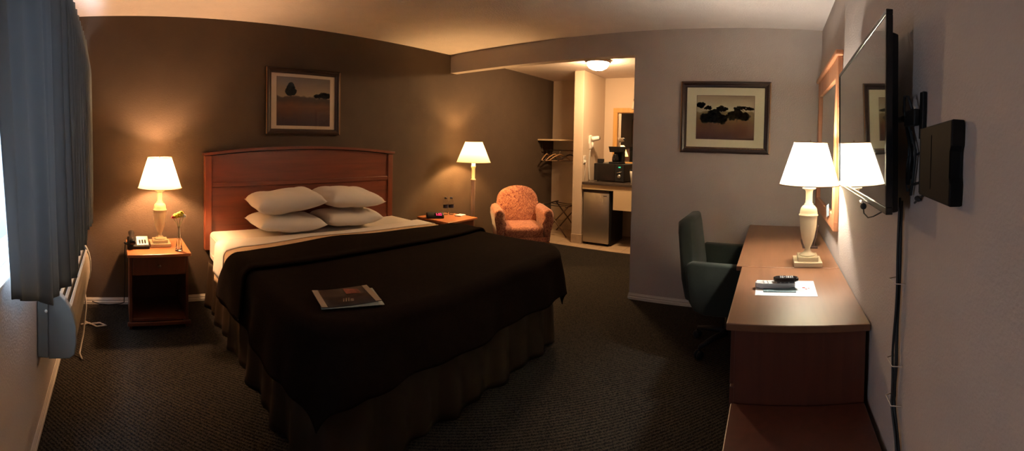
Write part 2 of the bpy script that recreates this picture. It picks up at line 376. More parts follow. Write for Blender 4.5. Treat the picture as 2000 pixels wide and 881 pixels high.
# window in the left wall
wn = thing('window_1', None, None); struct(wn)
f = MB()
for a, b in [((-0.11, DAY_Y0, DAY_Z0), (-0.05, DAY_Y1, DAY_Z0+0.05)), ((-0.11, DAY_Y0, DAY_Z1-0.05), (-0.05, DAY_Y1, DAY_Z1)), ((-0.11, DAY_Y0, DAY_Z0+0.05), (-0.05, DAY_Y0+0.05, DAY_Z1-0.05)), ((-0.11, DAY_Y1-0.05, DAY_Z0+0.05), (-0.05, DAY_Y1, DAY_Z1-0.05)), ((-0.10, 2.42, DAY_Z0+0.05), (-0.06, 2.48, DAY_Z1-0.05))]:
    f.box(a, b, 0.004)
f.build('window_frame', 'window_vinyl', wn)
MB().box((-0.084, DAY_Y0+0.05, DAY_Z0+0.05), (-0.080, DAY_Y1-0.05, DAY_Z1-0.05)).build('window_pane', 'pane_glass', wn)
MB().box((-0.049, DAY_Y0+0.001, DAY_Z0), (0.012, DAY_Y1-0.001, DAY_Z0+0.014), 0.004).build('window_sill', 'white_trim', wn)

# ------------------------------------------------------------------ headboard and bed
BX0, BX1, BY0, BY1, BT = 1.16, 3.06, 1.86, 3.84, 0.625      # mattress
hb = thing('headboard', 'wide cherry wood headboard with a gently arched top rail against the brown wall', 'headboard', (2.095, RY, 0))
N = 24; hw = 0.975
pts = [(-hw+0.06+(2*hw-0.12)*i/N, 1.262+0.05*(1-((2*i/N-1)**2))) for i in range(N+1)]
MB().prism([(hw-0.06, 0.46), (-hw+0.06, 0.46)] + pts, 'y', -0.055, -0.015, 0.003).build('panel', 'headboard_wood', hb)
MB().box((-hw+0.06, -0.066, 0.995), (hw-0.06, -0.0551, 1.035), 0.004).build('middle_rail', 'headboard_wood', hb)
cap = []
for i in range(N+1):
    x = -hw-0.015+(2*hw+0.03)*i/N; cap.append((x, 1.264+0.056*(1-((2*i/N-1)**2))))
MB().prism(cap + [(x, z+0.024) for x, z in cap[::-1]], 'y', -0.085, -0.004, 0.005).build('top_rail', 'headboard_wood', hb)
for s in (-1, 1):
    MB().box((s*(hw-0.03)-0.03, -0.07, 0.455), (s*(hw-0.03)+0.03, -0.004, 1.264), 0.004).build('post', 'headboard_post_wood', hb)

bed = thing('bed', 'king size bed with white mattress and pleated brown satin skirt', 'bed', (0, 0, 0))
def rounded_slab(mb, x0, x1, y0, y1, z0, z1, r, quilt=0.0):
    mb.box((x0, y0, z0), (x1, y1, z1), r, 5)
RC = 0.20
def foot_round(x0, x1, y0, y1, r, n=10):
    P = [(x1, y1), (x0, y1)]
    P += [(x0+r-r*math.cos(PI/2*i/n), y0+r-r*math.sin(PI/2*i/n)) for i in range(n+1)]
    P += [(x1-r+r*math.sin(PI/2*i/n), y0+r-r*math.cos(PI/2*i/n)) for i in range(n+1)]
    return P
q = MB(); q.prism(foot_round(BX0, BX1, BY0, BY1, RC), 'z', 0.37, BT, 0.040, 5, smooth=True)
q.build('mattress', 'sheet_white', bed)
for z in (0.44, 0.585):
    MB().tube([(BX0-0.002, BY0+0.30, z), (BX0-0.002, BY1-0.03, z)], 0.006).build('piping', 'sheet_white', bed)
MB().prism(foot_round(BX0+0.03, BX1-0.03, BY0+0.03, BY1, RC), 'z', 0.12, 0.368).build('box_spring', 'skirt_satin', bed)
for x in (BX0+0.15, BX1-0.15):
    for y in (BY0+0.15, BY1-0.15):
        MB().box((x-0.03, y-0.03, 0), (x+0.03, y+0.03, 0.119), 0.003).build('leg', 'black_metal', bed)
# skirt: ruffled ribbon round three sides
path = []
def skirt_path():
    P = []; st = 0.0133
    def line(p, q, nx, ny):
        L = math.dist(p, q); n = int(L/st)
        for i in range(n): P.append((p[0]+(q[0]-p[0])*i/n, p[1]+(q[1]-p[1])*i/n, nx, ny))
    def arc(cx, cy, a0, a1):
        n = int(abs(a1-a0)*RC/st)+1
        for i in range(n):
            a = a0+(a1-a0)*i/n; P.append((cx+RC*math.cos(a), cy+RC*math.sin(a), math.cos(a), math.sin(a)))
    line((BX0, BY1-0.02), (BX0, BY0+RC), -1, 0); arc(BX0+RC, BY0+RC, PI, 1.5*PI)
    line((BX0+RC, BY0), (BX1-RC, BY0), 0, -1); arc(BX1-RC, BY0+RC, -PI/2, 0)
    line((BX1, BY0+RC), (BX1, BY1-0.02), 1, 0); P.append((BX1, BY1-0.02, 1, 0))
    return P
SP = skirt_path()
def skf(u, v):
    i = min(len(SP)-1, int(round(u*(len(SP)-1)))); x, y, nx, ny = SP[i]
    z = 0.372 - 0.368*v
    s = i*0.0132
    a = (0.010 + 0.022*v)*(0.6*math.sin(s*34+1.3*math.sin(s*3.1)) + 0.5*math.sin(s*17+0.7)) + 0.012*v
    off = 0.012 + max(-0.002, a*0.9+0.010*v)
    # keep the two corners continuous
    return (x+nx*off, y+ny*off, z)
sk = MB(); sk.grid(skf, len(SP)-1, 10)
sk.build('bed_skirt', 'skirt_satin', bed, mods=[('solid', 0.002, 0)])

# draped cloth over the bed
def drape(s, t, top, drop_r=0.05, flare=0.16, waves=0.012, seed=0.0, x0=BX0, x1=BX1, y0=BY0, foot=True, wf=9.0):
    """s: arc position across (0 = left mattress edge), t: distance towards head (y). Past an edge the cloth hangs."""
    Wd = x1-x0
    # core rectangle inset by the corner radius; distance from it gives the drop
    sg = -1 if s < Wd/2 else 1
    a = (RC-s) if sg < 0 else (s-(Wd-RC)); a = max(a, 0.0)
    b = max(y0+RC-t, 0.0) if foot else 0.0
    cx = x0+min(max(s, RC), Wd-RC); cy = max(t, y0+RC) if foot else t
    r = math.hypot(a, b)
    z = top + 0.004*math.sin(s*5.1+t*3.3+seed)*math.sin(t*4.7-s*2.2+seed)
    if r < 1e-6: return (cx, cy, z)
    ux, uy = sg*a/r, -b/r
    if r <= RC: return (cx+ux*r, cy+uy*r, z)
    ph = math.atan2(b, a); dg = math.sin(2*ph)
    d = (r-RC)*(1-0.16*dg**2)
    R = drop_r; q = R*PI/2
    if d < q: ang = d/R; out = R*math.sin(ang); dz = R*(1-math.cos(ang))
    else: out = R + (d-q)*flare; dz = R + (d-q)
    k = sstep(0.03, 0.25, d)
    per = t if b < a else s
    w1 = math.sin(per*wf+seed) + 0.6*math.sin(per*wf*2.3+1.7+seed); w2 = 1.6*math.sin(ph*6+seed)
    wv = waves*k*(w1*(1-dg) + w2*dg)
    out += max(wv, -0.6*out)+0.004
    return (cx+ux*(RC+out), cy+uy*(RC+out), z-dz)
def piece(x, P):
    if x <= P[0][0]: return P[0][1]
    for (a, va), (b, vb) in zip(P, P[1:]):
        if x <= b: return va+(vb-va)*sstep(a, b, x)
    return P[-1][1]
EDGE = [(-0.33, 3.08), (-0.05, 2.98), (0.2, 3.02), (0.8, 3.12), (1.44, 3.02), (1.9, 2.99), (2.3, 3.02)]
WEDGE = [(-0.33, 3.15), (-0.05, 3.17), (0.13, 3.235), (0.78, 3.315), (1.56, 3.25), (1.9, 3.22), (2.3, 3.22)]
Wb = BX1-BX0
def spread(u, v):
    side = 0.33
    s = -side + u*(Wb+2*side)
    head = piece(s, EDGE)-0.02
    t = head + v*(BY0-0.32-head)
    x, y, z = drape(s, t, BT+0.020, drop_r=0.055, seed=0.4, waves=0.016)
    return (x, y, z)
b1 = MB(); b1.grid(spread, 150, 110)
tag(b1.build('bedspread', 'bedspread', mods=[('solid', 0.008, -1), ]), 'dark brown bedspread draped over the king bed down to its skirt', 'bedspread')
def turnback(u, v):
    side = 0.335
    s = -side + u*(Wb+2*side)
    head = piece(s, EDGE) + 0.006*math.sin(u*31)
    end = 2.635 + 0.015*math.sin(u*14+1) - 0.03*sstep(0.3, 0, u)
    t = head + v*(end-head)
    lift = 0.035 + 0.010*math.sin(v*PI) + 0.008*sstep(0.8, 0.95, v)
    x, y, z = drape(s, t, BT+lift, drop_r=0.075, seed=0.4, waves=0.012, foot=False)
    return (x, y, z)
b2 = MB(); b2.grid(turnback, 140, 24)
tag(b2.build('folded_blanket', 'bedspread', mods=[('solid', 0.014, -1)]), 'dark brown blanket band folded back across the upper bed below the beige strip', 'blanket')
def beige(u, v):
    s = -0.30 + u*(Wb+0.50); head = 3.39; t = head+v*(2.98-head)
    return drape(s, t, BT+0.0055, drop_r=0.044, flare=0.10, waves=0.004, foot=False)
b3 = MB(); b3.grid(beige, 90, 10)
tag(b3.build('beige_blanket', 'blanket_beige', mods=[('solid', 0.003, -1)]), 'thin beige blanket strip showing between white sheet and dark brown cover', 'blanket')
def sheetf(u, v):
    s = -0.26 + u*(Wb+0.44); head = 3.43+0.02*math.sin(u*8); t = head+v*(piece(s, WEDGE)-head)
    x, y, z = drape(s, t, BT+0.0125, drop_r=0.050, flare=0.09, waves=0.003, foot=False)
    return (x, y, z)
b4 = MB(); b4.grid(sheetf, 90, 10)
tag(b4.build('top_sheet', 'linen', mods=[('solid', 0.002, -1)]), 'white top sheet folded down over the mattress just below the pillows', 'sheet')

def pillow(w, d, h, seed):
    mb = MB(); rnd = random.Random(seed); n = 26
    ph = [rnd.uniform(0, 6) for _ in range(6)]
    def f(sgn):
        def g(u, v):
            a, b = 2*u-1, 2*v-1
            # corners pulled out, sides drawn in
            pin = 1 - 0.09*(1-abs(a)**3) * abs(b)**6 - 0.0
            px = a*w/2*(1-0.07*(1-b*b)*abs(a)**4*0.6); py = b*d/2*(1-0.08*(1-a*a))
            px = a*w/2*(1-0.045*(1-b**6)); py = b*d/2*(1-0.06*(1-a**6))
            prof = (max(0, 1-abs(a)**5.0)**0.5)*(max(0, 1-abs(b)**4.0)**0.55)
            z = sgn*prof*h/2*(1+0.08*math.sin(3*a+ph[0])*math.sin(3*b+ph[1])) + 0.004*math.sin(9*a+5*b+ph[2])*prof
            if sgn < 0: z *= 0.8
            return (px, py, z + 0.012*math.sin(2.2*a+ph[3]))
        return g
    mb.grid(f(1), n, n); mb.grid(f(-1), n, n, flip=True)
    bmesh.ops.remove_doubles(mb.bm, verts=mb.bm.verts, dist=0.0004)
    return mb
def put_pillow(label, loc, rot, w, d, h, seed):
    o = pillow(w, d, h, seed).build('pillow', 'linen'); o.location = loc; o.rotation_euler = rot
    tag(o, label, 'pillow', 'white pillows stacked in two pairs on the bed'); return o
put_pillow('white pillow at the bottom of the left stack nearer the wall phone', (1.745, 3.59, 0.717), (0.02, 0, 0.02), 0.59, 0.42, 0.145, 3)
put_pillow('plump white pillow on top of the left stack with a raised front corner', (1.740, 3.59, 0.892), (0.05, -0.03, -0.05), 0.59, 0.44, 0.18, 5)
put_pillow('white pillow at the bottom of the right stack nearer the alarm clock', (2.345, 3.60, 0.717), (0.02, 0, -0.02), 0.56, 0.42, 0.145, 8)
put_pillow('plump white pillow on top of the right stack with pointed right corner', (2.345, 3.60, 0.885), (0.05, 0.03, 0.05), 0.58, 0.44, 0.18, 11)

# magazine on the bed
mg = thing('magazine', 'folded magazine with a dark cover lying on the dark brown bedspread', 'magazine', (1.395, 2.040, BT+0.036), -0.26)
def bend(x): return 0.006*sstep(-0.05, 0.18, x) + 0.004*sstep(-0.08, -0.2, x)
def sheet(x0, x1, y0, y1, zo, th, n=14, k=1.0):
    mb = MB(); mb.grid(lambda u, v: (x0+(x1-x0)*u, y0+(y1-y0)*v, zo+k*bend(x0+(x1-x0)*u)), n, 2)
    return mb
q = sheet(-0.14, 0.14, -0.105, 0.105, 0.010, 0); q.build('cover', 'mag_cover', mg, mods=[('solid', 0.003, -1)])
for x0, x1 in ((-0.14, -0.112), (0.112, 0.14)):
    sheet(x0, x1, -0.105, 0.105, 0.0108, 0, 4).build('cover_border', 'mag_border', mg)
q = MB(); q.grid(lambda u, v: (0.01+0.075*u, 0.02+0.07*v*(1-0.3*u), 0.0112+bend(0.05)), 2, 2); q.build('cover_photo', 'mag_photo', mg)
text('masthead', 'ills', 0.055, 'mag_border', mg, Matrix.Translation((-0.005, -0.045, 0.0115)) @ Matrix.Rotation(0.0, 4, 'Z'), 0.0002, shear=0.3)
q = MB(); q.grid(lambda u, v: (-0.13+0.285*u, -0.115+0.215*v, 0.003+0.002*math.sin(u*3)), 8, 2); po = q.build('pages', 'mag_pages', mg, mods=[('solid', 0.003, 0)]); po.rotation_euler[2] = -0.09

# ------------------------------------------------------------------ nightstands
def nightstand(label, loc):
    t = thing('nightstand', label, 'nightstand', loc, 0, 'cherry nightstands either side of the bed')
    w, d, h = 0.47, 0.47, 0.565       # origin: centre front of the body at the floor
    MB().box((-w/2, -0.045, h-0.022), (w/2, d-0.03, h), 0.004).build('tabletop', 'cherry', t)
    w2 = w-0.03
    for s in (-1, 1):
        MB().box((s*(w2/2-0.01)-0.01, 0, 0.0), (s*(w2/2-0.01)+0.01, d-0.035, h-0.0225), 0.002).build('side_panel', 'cherry_shaded', t)
    MB().box((-w2/2+0.0205, d-0.06, 0.03), (w2/2-0.0205, d-0.045, h-0.023), 0.001).build('back_panel', 'cherry_shaded', t)
    MB().box((-w2/2+0.0205, 0.005, 0.055), (w2/2-0.0205, d-0.061, 0.075), 0.002).build('bottom_shelf', 'cherry_shaded', t)
    MB().box((-w2/2-0.015, -0.02, 0.028), (w2/2+0.015, -0.0005, 0.055), 0.004).build('plinth', 'cherry_shaded', t)
    dr = MB().box((-w2/2+0.023, -0.004, h-0.165), (w2/2-0.023, 0.30, h-0.026), 0.003).build('drawer', 'cherry_shaded', t)
    kb = MB().lathe([(0.0, 0.022), (0.010, 0.021), (0.013, 0.015), (0.008, 0.007), (0.006, 0.0)], n=16, M=Matrix.Translation((0, -0.0045, h-0.095)) @ Matrix.Rotation(PI/2, 4, 'X'))
    kb.build('knob', 'bronze', dr)
    return t
n1 = nightstand('cherry nightstand under the bedside lamp and phone with an open shelf', (0.685, 3.44, 0))
n2 = nightstand('cherry nightstand holding the alarm clock and two water bottles', (3.675, 3.44, 0))
NT = 0.565

# ------------------------------------------------------------------ lamps
def shade_parts(t, z0, z1, r0, r1, fabric='shade_fabric'):
    s = MB(); n = 48
    prof = [(r0, z0), (r0+(r1-r0)*0.25, z0+(z1-z0)*0.25), (r0+(r1-r0)*0.5, z0+(z1-z0)*0.5), (r1, z1)]
    s.lathe(prof, n=n, cap=False); sh = s.build('lamp_shade', fabric, t)
    for r, z in ((r0, z0), (r1, z1)):
        tr = MB(); tr.tube([((r+0.0015)*math.cos(2*PI*i/48), (r+0.0015)*math.sin(2*PI*i/48), z) for i in range(49)], 0.003, 6); tr.build('shade_trim', 'shade_trim', sh)
def bulb(t, z, watts, color, rad=0.012):
    g = MB(); g.lathe([(0, z+0.035), (0.018, z+0.03), (0.028, z+0.01), (0.026, z-0.012), (0.014, z-0.04), (0.0, z-0.045)], n=18, cap=False)
    k = 'lit_bulb_%d' % len(MATS); mat(k, (1, 1, 1), 0.5, emit=color, estr=watts*27.0)
    return g.build('bulb', k, t)
def table_lamp(label, loc, watts, color, rotz=0.0, fabric='shade_fabric', bz=0.600):
    t = thing('table_lamp', label, 'lamp', loc, rotz, 'cream urn table lamps')
    MB().box((-0.080, -0.080, 0.0), (0.080, 0.080, 0.026), 0.003).box((-0.058, -0.058, 0.026), (0.058, 0.058, 0.050), 0.003).build('base', 'ceramic', t)
    prof = [(0.045, 0.050), (0.045, 0.055), (0.038, 0.060), (0.026, 0.066), (0.016, 0.080), (0.015, 0.092), (0.024, 0.112), (0.037, 0.150), (0.046, 0.200), (0.050, 0.250), (0.051, 0.275),
            (0.055, 0.277), (0.056, 0.283), (0.051, 0.287), (0.050, 0.300), (0.046, 0.318), (0.036, 0.332), (0.026, 0.338), (0.027, 0.344), (0.021, 0.349), (0.019, 0.370), (0.020, 0.415), (0.024, 0.425), (0.040, 0.432), (0.038, 0.438), (0.022, 0.468), (0.014, 0.472)]
    MB().lathe([(0.0, 0.0505)] + prof + [(0.0, 0.472)], n=40, cap=False).build('urn_body', 'ceramic', t)
    MB().lathe([(0.0, 0.4725), (0.012, 0.4725), (0.012, 0.51), (0.0, 0.51)], n=16, cap=False).build('socket', 'bronze', t)
    hp = MB()
    for s in (-1, 1):
        hp.tube([(s*0.014, 0, 0.475), (s*0.05, 0, 0.52), (s*0.055, 0, 0.58), (s*0.03, 0, 0.66), (0, 0, 0.69)], 0.0015, 6)
    for a in range(3):
        hp.tube([(0, 0, 0.69), (0.094*math.cos(a*2.094+0.4), 0.094*math.sin(a*2.094+0.4), 0.695)], 0.0015, 6)
    hp.build('harp', 'chrome', t)
    MB().lathe([(0.0, 0.691), (0.006, 0.692), (0.007, 0.70), (0.0, 0.712)], n=12, cap=False).build('finial', 'bronze', t)
    shade_parts(t, 0.455, 0.695, 0.172, 0.094, fabric)
    bulb(t, bz, watts, color)
    return t
table_lamp('cream urn table lamp glowing warm beside the phone on the left nightstand', (0.715, 3.67, NT+0.001), LAMP_W, WARM)
table_lamp('cream urn table lamp glowing white on the desk in front of the wall mirror', (2.775, 0.18, 0.751), DESK_W, NEUT, 0.0, 'thin_shade_fabric', 0.622)
fl = thing('floor_lamp', 'cream floor lamp with a cone shade standing beside the right nightstand', 'lamp', (4.08, 3.62, 0))
MB().lathe([(0.0, 0.0), (0.14, 0.0), (0.14, 0.012), (0.11, 0.03), (0.04, 0.045), (0.025, 0.07), (0.0, 0.07)], n=40, cap=False).build('base', 'ceramic', fl)
MB().lathe([(0.0, 0.0705), (0.024, 0.0705), (0.024, 0.95), (0.030, 0.955), (0.030, 0.965), (0.020, 0.975), (0.020, 1.09), (0.024, 1.10), (0.028, 1.115), (0.028, 1.12), (0.022, 1.125), (0.022, 1.17), (0.0, 1.17)], n=24, cap=False).build('pole', 'lit_cream_pole', fl)
shade_parts(fl, 1.165, 1.405, 0.200, 0.100)
hp = MB()
for a in range(3): hp.tube([(0, 0, 1.40), (0.1*math.cos(a*2.094), 0.1*math.sin(a*2.094), 1.402)], 0.0015, 6)
hp.tube([(0.0, 0.0, 1.17), (0.04, 0, 1.24), (0.04, 0, 1.36), (0, 0, 1.40)], 0.0015, 6)
hp.build('harp', 'chrome', fl)
bulb(fl, 1.305, FLOOR_W, (1.0, 0.58, 0.23))

# ------------------------------------------------------------------ on the nightstands
tp = thing('telephone', 'black and pale grey desk telephone on the left nightstand', 'telephone', (0.540, 3.645, NT+0.001))
MB().prism([(-0.095, 0), (0.095, 0), (0.095, 0.055), (-0.095, 0.022)], 'x', -0.085, 0.085, 0.004).build('body', 'black_plastic', tp)
# the outline above is (y,z): low at the front, high at the back
def on_slope(y): return 0.022+(y+0.095)/0.19*0.033
q = MB(); q.add([(-0.012, -0.075, on_slope(-0.075)+0.003), (0.078, -0.075, on_slope(-0.075)+0.003), (0.078, 0.088, on_slope(0.088)+0.003), (-0.012, 0.088, on_slope(0.088)+0.003), (-0.012, -0.075, on_slope(-0.075)), (0.078, -0.075, on_slope(-0.075)), (0.078, 0.088, on_slope(0.088)), (-0.012, 0.088, on_slope(0.088))], [(0,1,2,3),(7,6,5,4),(0,4,5,1),(1,5,6,2),(2,6,7,3),(3,7,4,0)])
fp = q.build('faceplate', 'white_plastic', tp)
for r in range(4):
    for c in range(3):
        y = -0.045+r*0.018; x = 0.012+c*0.021; z = on_slope(y)+0.003
        MB().box((x-0.006, y-0.005, z-0.001), (x+0.006, y+0.005, z+0.004), 0.001).build('key', 'black_plastic', fp)
hs = MB()
n = 16
V = []
hs.grid(lambda u, v: (-0.05 + 0.023*math.cos(v*2*PI)*(1+0.15*math.cos(u*2*PI)), -0.105+0.205*u, 0.055+0.16*0+0.033*u*0.9 + 0.016*math.sin(v*2*PI)*(1.0+0.35*math.cos(u*2*PI)) + 0.010*math.sin(u*PI)), 16, 14)
hs.ball((-0.05, -0.105, 0.055), 0.024, sc=(1, 0.25, 0.8)); hs.ball((-0.05, 0.10, 0.085), 0.026, sc=(1, 0.25, 0.8))
hs.build('handset', 'gloss_black', tp)
cp = []
for i in range(120):
    k = i/119; cp.append((-0.075-0.03*math.sin(k*PI)+0.006*math.cos(i*1.25), -0.10+0.13*k, 0.03+0.01*math.sin(k*5)+0.006*math.sin(i*1.25)))
MB().tube([(-0.055, -0.11, 0.05)] + cp, 0.0018, 5).build('coiled_cord', 'black_plastic', tp)
tc_ = MB(); tc_.tube([(0.455, 3.66, NT+0.03), (0.44, 3.68, NT+0.01), (0.436, 3.70, 0.50), (0.437, 3.72, 0.30), (0.43, 3.80, 0.06), (0.40, 3.895, 0.012), (0.30, 3.890, 0.006), (0.22, 3.895, 0.010), (0.16, 3.900, 0.03)], 0.004, 6)
o = tc_.build('wall_cord', 'black_plastic', tp); o.matrix_parent_inverse = Matrix.Translation(-tp.location)

vs = thing('bud_vase', 'clear glass bud vase with three small flowers at the nightstand corner', 'vase', (0.838, 3.47, NT+0.001))
MB().lathe([(0.0, 0.0), (0.029, 0.0), (0.031, 0.004), (0.028, 0.012), (0.016, 0.08), (0.010, 0.14), (0.0095, 0.178), (0.0125, 0.182), (0.0105, 0.182), (0.0075, 0.178), (0.008, 0.14), (0.014, 0.08), (0.025, 0.014), (0.0, 0.010)], n=28, cap=False).build('glass', 'vase_glass', vs)
heads = [((-0.018, 0.0, 0.262), 'petal_yellow', 0.026), ((0.012, 0.0, 0.275), 'petal_yellow', 0.026), ((0.034, 0.005, 0.258), 'petal_white', 0.022), ((-0.040, 0.0, 0.255), 'petal_red', 0.018)]
for (c, mm, r) in heads:
    st = MB().tube([(0.002*(-1 if c[0] < 0 else 1), 0, 0.015), (0, 0, 0.17), (c[0]*0.5, c[1]*0.5, 0.215), (c[0], c[1], c[2]-r*0.6)], 0.0016, 6).build('stem', 'stem_green', vs)
    bl = MB(); rnd = random.Random(int(c[0]*1000))
    for k in range(26):
        th = rnd.uniform(0, 2*PI); phi = math.acos(rnd.uniform(-0.3, 1))
        d = Vector((math.sin(phi)*math.cos(th), math.sin(phi)*math.sin(th), math.cos(phi)))
        bl.ball(Vector(c)+d*r*0.75, r*0.36, 8, sc=(1, 1, 0.8))
    bl.ball(c, r*0.6, 10)
    bl.build('blossom', mm, st)

ck = thing('alarm_clock', 'small black alarm clock with red digits on the right nightstand', 'clock', (3.535, 3.69, NT+0.001), -0.62)
MB().prism([(-0.05, 0), (0.05, 0), (0.05, 0.03), (0.03, 0.055), (-0.02, 0.055), (-0.05, 0.02)], 'x', -0.095, 0.095, 0.010, 3, smooth=True).build('case', 'black_plastic', ck)
Ms = Matrix.Translation((0.035, -0.0375, 0.0405)) @ Matrix.Rotation(math.atan2(0.035, 0.03), 4, 'X')
MB().box((-0.048, -0.017, -0.0005), (0.042, 0.017, 0.0012), 0.0, M=Ms).build('display', 'gloss_black', ck)
text('digits', '1:52', 0.040, 'led_red', ck, Ms @ Matrix.Translation((0, 0, 0.0022)), 0.0004)
def bottle(label, loc):
    t = thing('water_bottle', label, 'bottle', loc, 0, 'water bottles on the right nightstand')
    out = [(0.0, 0.0), (0.026, 0.0), (0.029, 0.006), (0.029, 0.055), (0.0275, 0.060), (0.029, 0.065), (0.029, 0.105), (0.030, 0.130), (0.024, 0.155), (0.013, 0.172), (0.012, 0.183)]
    MB().lathe(out + [(0.0, 0.183)], n=24, cap=False).build('bottle_body', 'clear_plastic', t)
    MB().lathe([(0.0, 0.1835), (0.0145, 0.1835), (0.0145, 0.198), (0.0, 0.199)], n=20, cap=False).build('cap', 'label_navy', t)
    MB().lathe([(0.0300, 0.078), (0.0302, 0.079), (0.0302, 0.110), (0.0300, 0.111)], n=24, cap=False).build('paper_label', 'label_navy', t)
    return t
bottle('left water bottle with a dark cap behind the alarm clock', (3.765, 3.755, NT+0.001))
bottle('right water bottle with a dark cap next to the nightstand back edge', (3.825, 3.725, NT+0.001))
np_ = MB(); np_.box((-0.055, -0.04, 0), (0.055, 0.04, 0.010), 0.001); tag(np_.build('notepad', 'paper', loc=(3.845, 3.60, NT+0.001), rotz=0.2), 'small white notepad at the back of the right nightstand', 'notepad')

# ------------------------------------------------------------------ framed pictures
def framed_picture(label, loc, rotz, w, h, artmat, boardmat, shapes, beads, group=None):
    """local: x to the viewer's right, z up, front faces -y, back on the wall at y=0"""
    t = thing('framed_picture', label, 'picture', loc, rotz, group)
    fw = 0.052; d = 0.032
    fr = MB(); prof = [(0, 0), (0, -0.022), (0.008, -0.030), (0.020, -0.032), (0.034, -0.024), (0.045, -0.022), (fw, -0.014), (fw, 0)]
    corners = [(-w/2, -h/2), (w/2, -h/2), (w/2, h/2), (-w/2, h/2)]; inn = [(1, 1), (-1, 1), (-1, -1), (1, -1)]
    V = []; k = len(prof)
    for (cx, cz), (ix, iz) in zip(corners, inn):
        for o, y in prof: V.append((cx+ix*o, y, cz+iz*o))
    F = []
    for c in range(4):
        for i in range(k-1): F.append((c*k+i, ((c+1) % 4)*k+i, ((c+1) % 4)*k+i+1, c*k+i+1))
    fr.add(V, F); fr.build('frame', 'frame_dark', t)
    for s in (-1, 1):
        MB().box((s*(w/2-0.004)-0.004, -0.0285, -h/2+0.006), (s*(w/2-0.004)+0.004, -0.0225, h/2-0.006), 0.001).build('gilt_edge', 'frame_gold', t)
    if beads:
        bd = MB(); nb = 52
        for i in range(nb):
            x = -w/2+0.05+(w-0.1)*i/(nb-1)
            for z in (-h/2+0.044,): bd.ball((x, -0.024, z), 0.0042, 6)
        bd.build('beading', 'frame_gold', t)
    iw, ih = w/2-fw, h/2-fw
    MB().box((-iw, -0.010, -ih), (iw, -0.006, ih)).build('mat_board', boardmat, t)
    aw, ah = shapes['size']; oz = shapes.get('oz', 0)
    MB().box((-aw/2-0.003, -0.0108, oz-ah/2-0.003), (aw/2+0.003, -0.0101, oz+ah/2+0.003)).build('inner_line', 'art_line', t)
    pr = MB(); pr.mi = 0; pr.box((-aw/2, -0.0118, oz-ah/2), (aw/2, -0.0109, oz+ah/2)); pr.mi = 1
    rnd = random.Random(len(label))
    def clampx(x): return max(-aw/2, min(aw/2, x))
    for (cx, cz, rx, rz, n) in shapes['blobs']:
        pr.mi = 2 if cz < 0.045 else 1
        for _ in range(n):
            a = rnd.uniform(0, 2*PI); rr = math.sqrt(rnd.random())
            bx = cx+rx*rr*math.cos(a); bz = cz+rz*rr*math.sin(a); r = rnd.uniform(0.22, 0.5)*min(rx, rz)
            pts = [(clampx(bx+r*(1+0.15*math.sin(5*q+a))*math.cos(q)), -0.0121, bz+r*math.sin(q)) for q in [2*PI*i/12 for i in range(12)]]
            pr.add(pts, [tuple(range(12))])
    for (x0, z0, x1, z1) in shapes.get('trunks', []):
        pr.add([(x0, -0.0121, z0), (x1, -0.0121, z0), (x1, -0.0121, z1), (x0, -0.0121, z1)], [(0, 1, 2, 3)])
    pr.build('landscape_print', [artmat, 'art_foliage', 'art_foliage_near'], t)
    MB().box((-iw, -0.0150, -ih), (iw, -0.0135, ih)).build('picture_glass', 'pane_glass', t)
    return t
framed_picture('framed landscape print of one round tree on a hill, above the headboard', (2.065, RY-0.002, 1.755), 0, 0.76, 0.61, 'art_lone_tree', 'mat_board_pink',
    {'size': (0.545, 0.44), 'blobs': [(-0.135, 0.100, 0.045, 0.040, 120), (-0.135, 0.135, 0.028, 0.030, 60), (0.150, 0.058, 0.045, 0.018, 90), (0.225, 0.066, 0.045, 0.024, 120), (0.20, 0.085, 0.03, 0.012, 40)], 'trunks': [(-0.138, 0.035, -0.132, 0.08)]}, False, 'framed landscape prints')
framed_picture('framed landscape print of clustered dark trees on the taupe wall above the desk', (PX-0.002, 0.818, 1.665), -PI/2, 0.78, 0.62, 'art_field_trees', 'mat_board',
    {'size': (0.50, 0.375), 'blobs': [(-0.215, 0.105, 0.035, 0.024, 60), (-0.15, 0.082, 0.032, 0.017, 60), (-0.03, 0.072, 0.052, 0.018, 90), (-0.035, 0.090, 0.020, 0.012, 30), (0.155, 0.080, 0.085, 0.014, 140), (0.225, 0.076, 0.03, 0.012, 40), (0.13, 0.093, 0.04, 0.008, 50), (-0.175, -0.010, 0.040, 0.035, 100), (-0.10, 0.008, 0.055, 0.045, 160), (-0.03, -0.015, 0.045, 0.034, 110), (0.06, 0.015, 0.045, 0.030, 90), (0.105, 0.030, 0.04, 0.034, 100), (0.165, 0.012, 0.045, 0.030, 90)],
     'trunks': [(-0.14, -0.065, -0.135, -0.02), (-0.06, -0.065, -0.055, -0.02), (0.10, -0.04, 0.105, 0.0)]}, True, 'framed landscape prints')

# ------------------------------------------------------------------ patterned armchair
ac = thing('armchair', 'orange scroll patterned armchair with pale wooden legs in front of the nook', 'armchair', (4.50, 3.22, 0), -0.80)
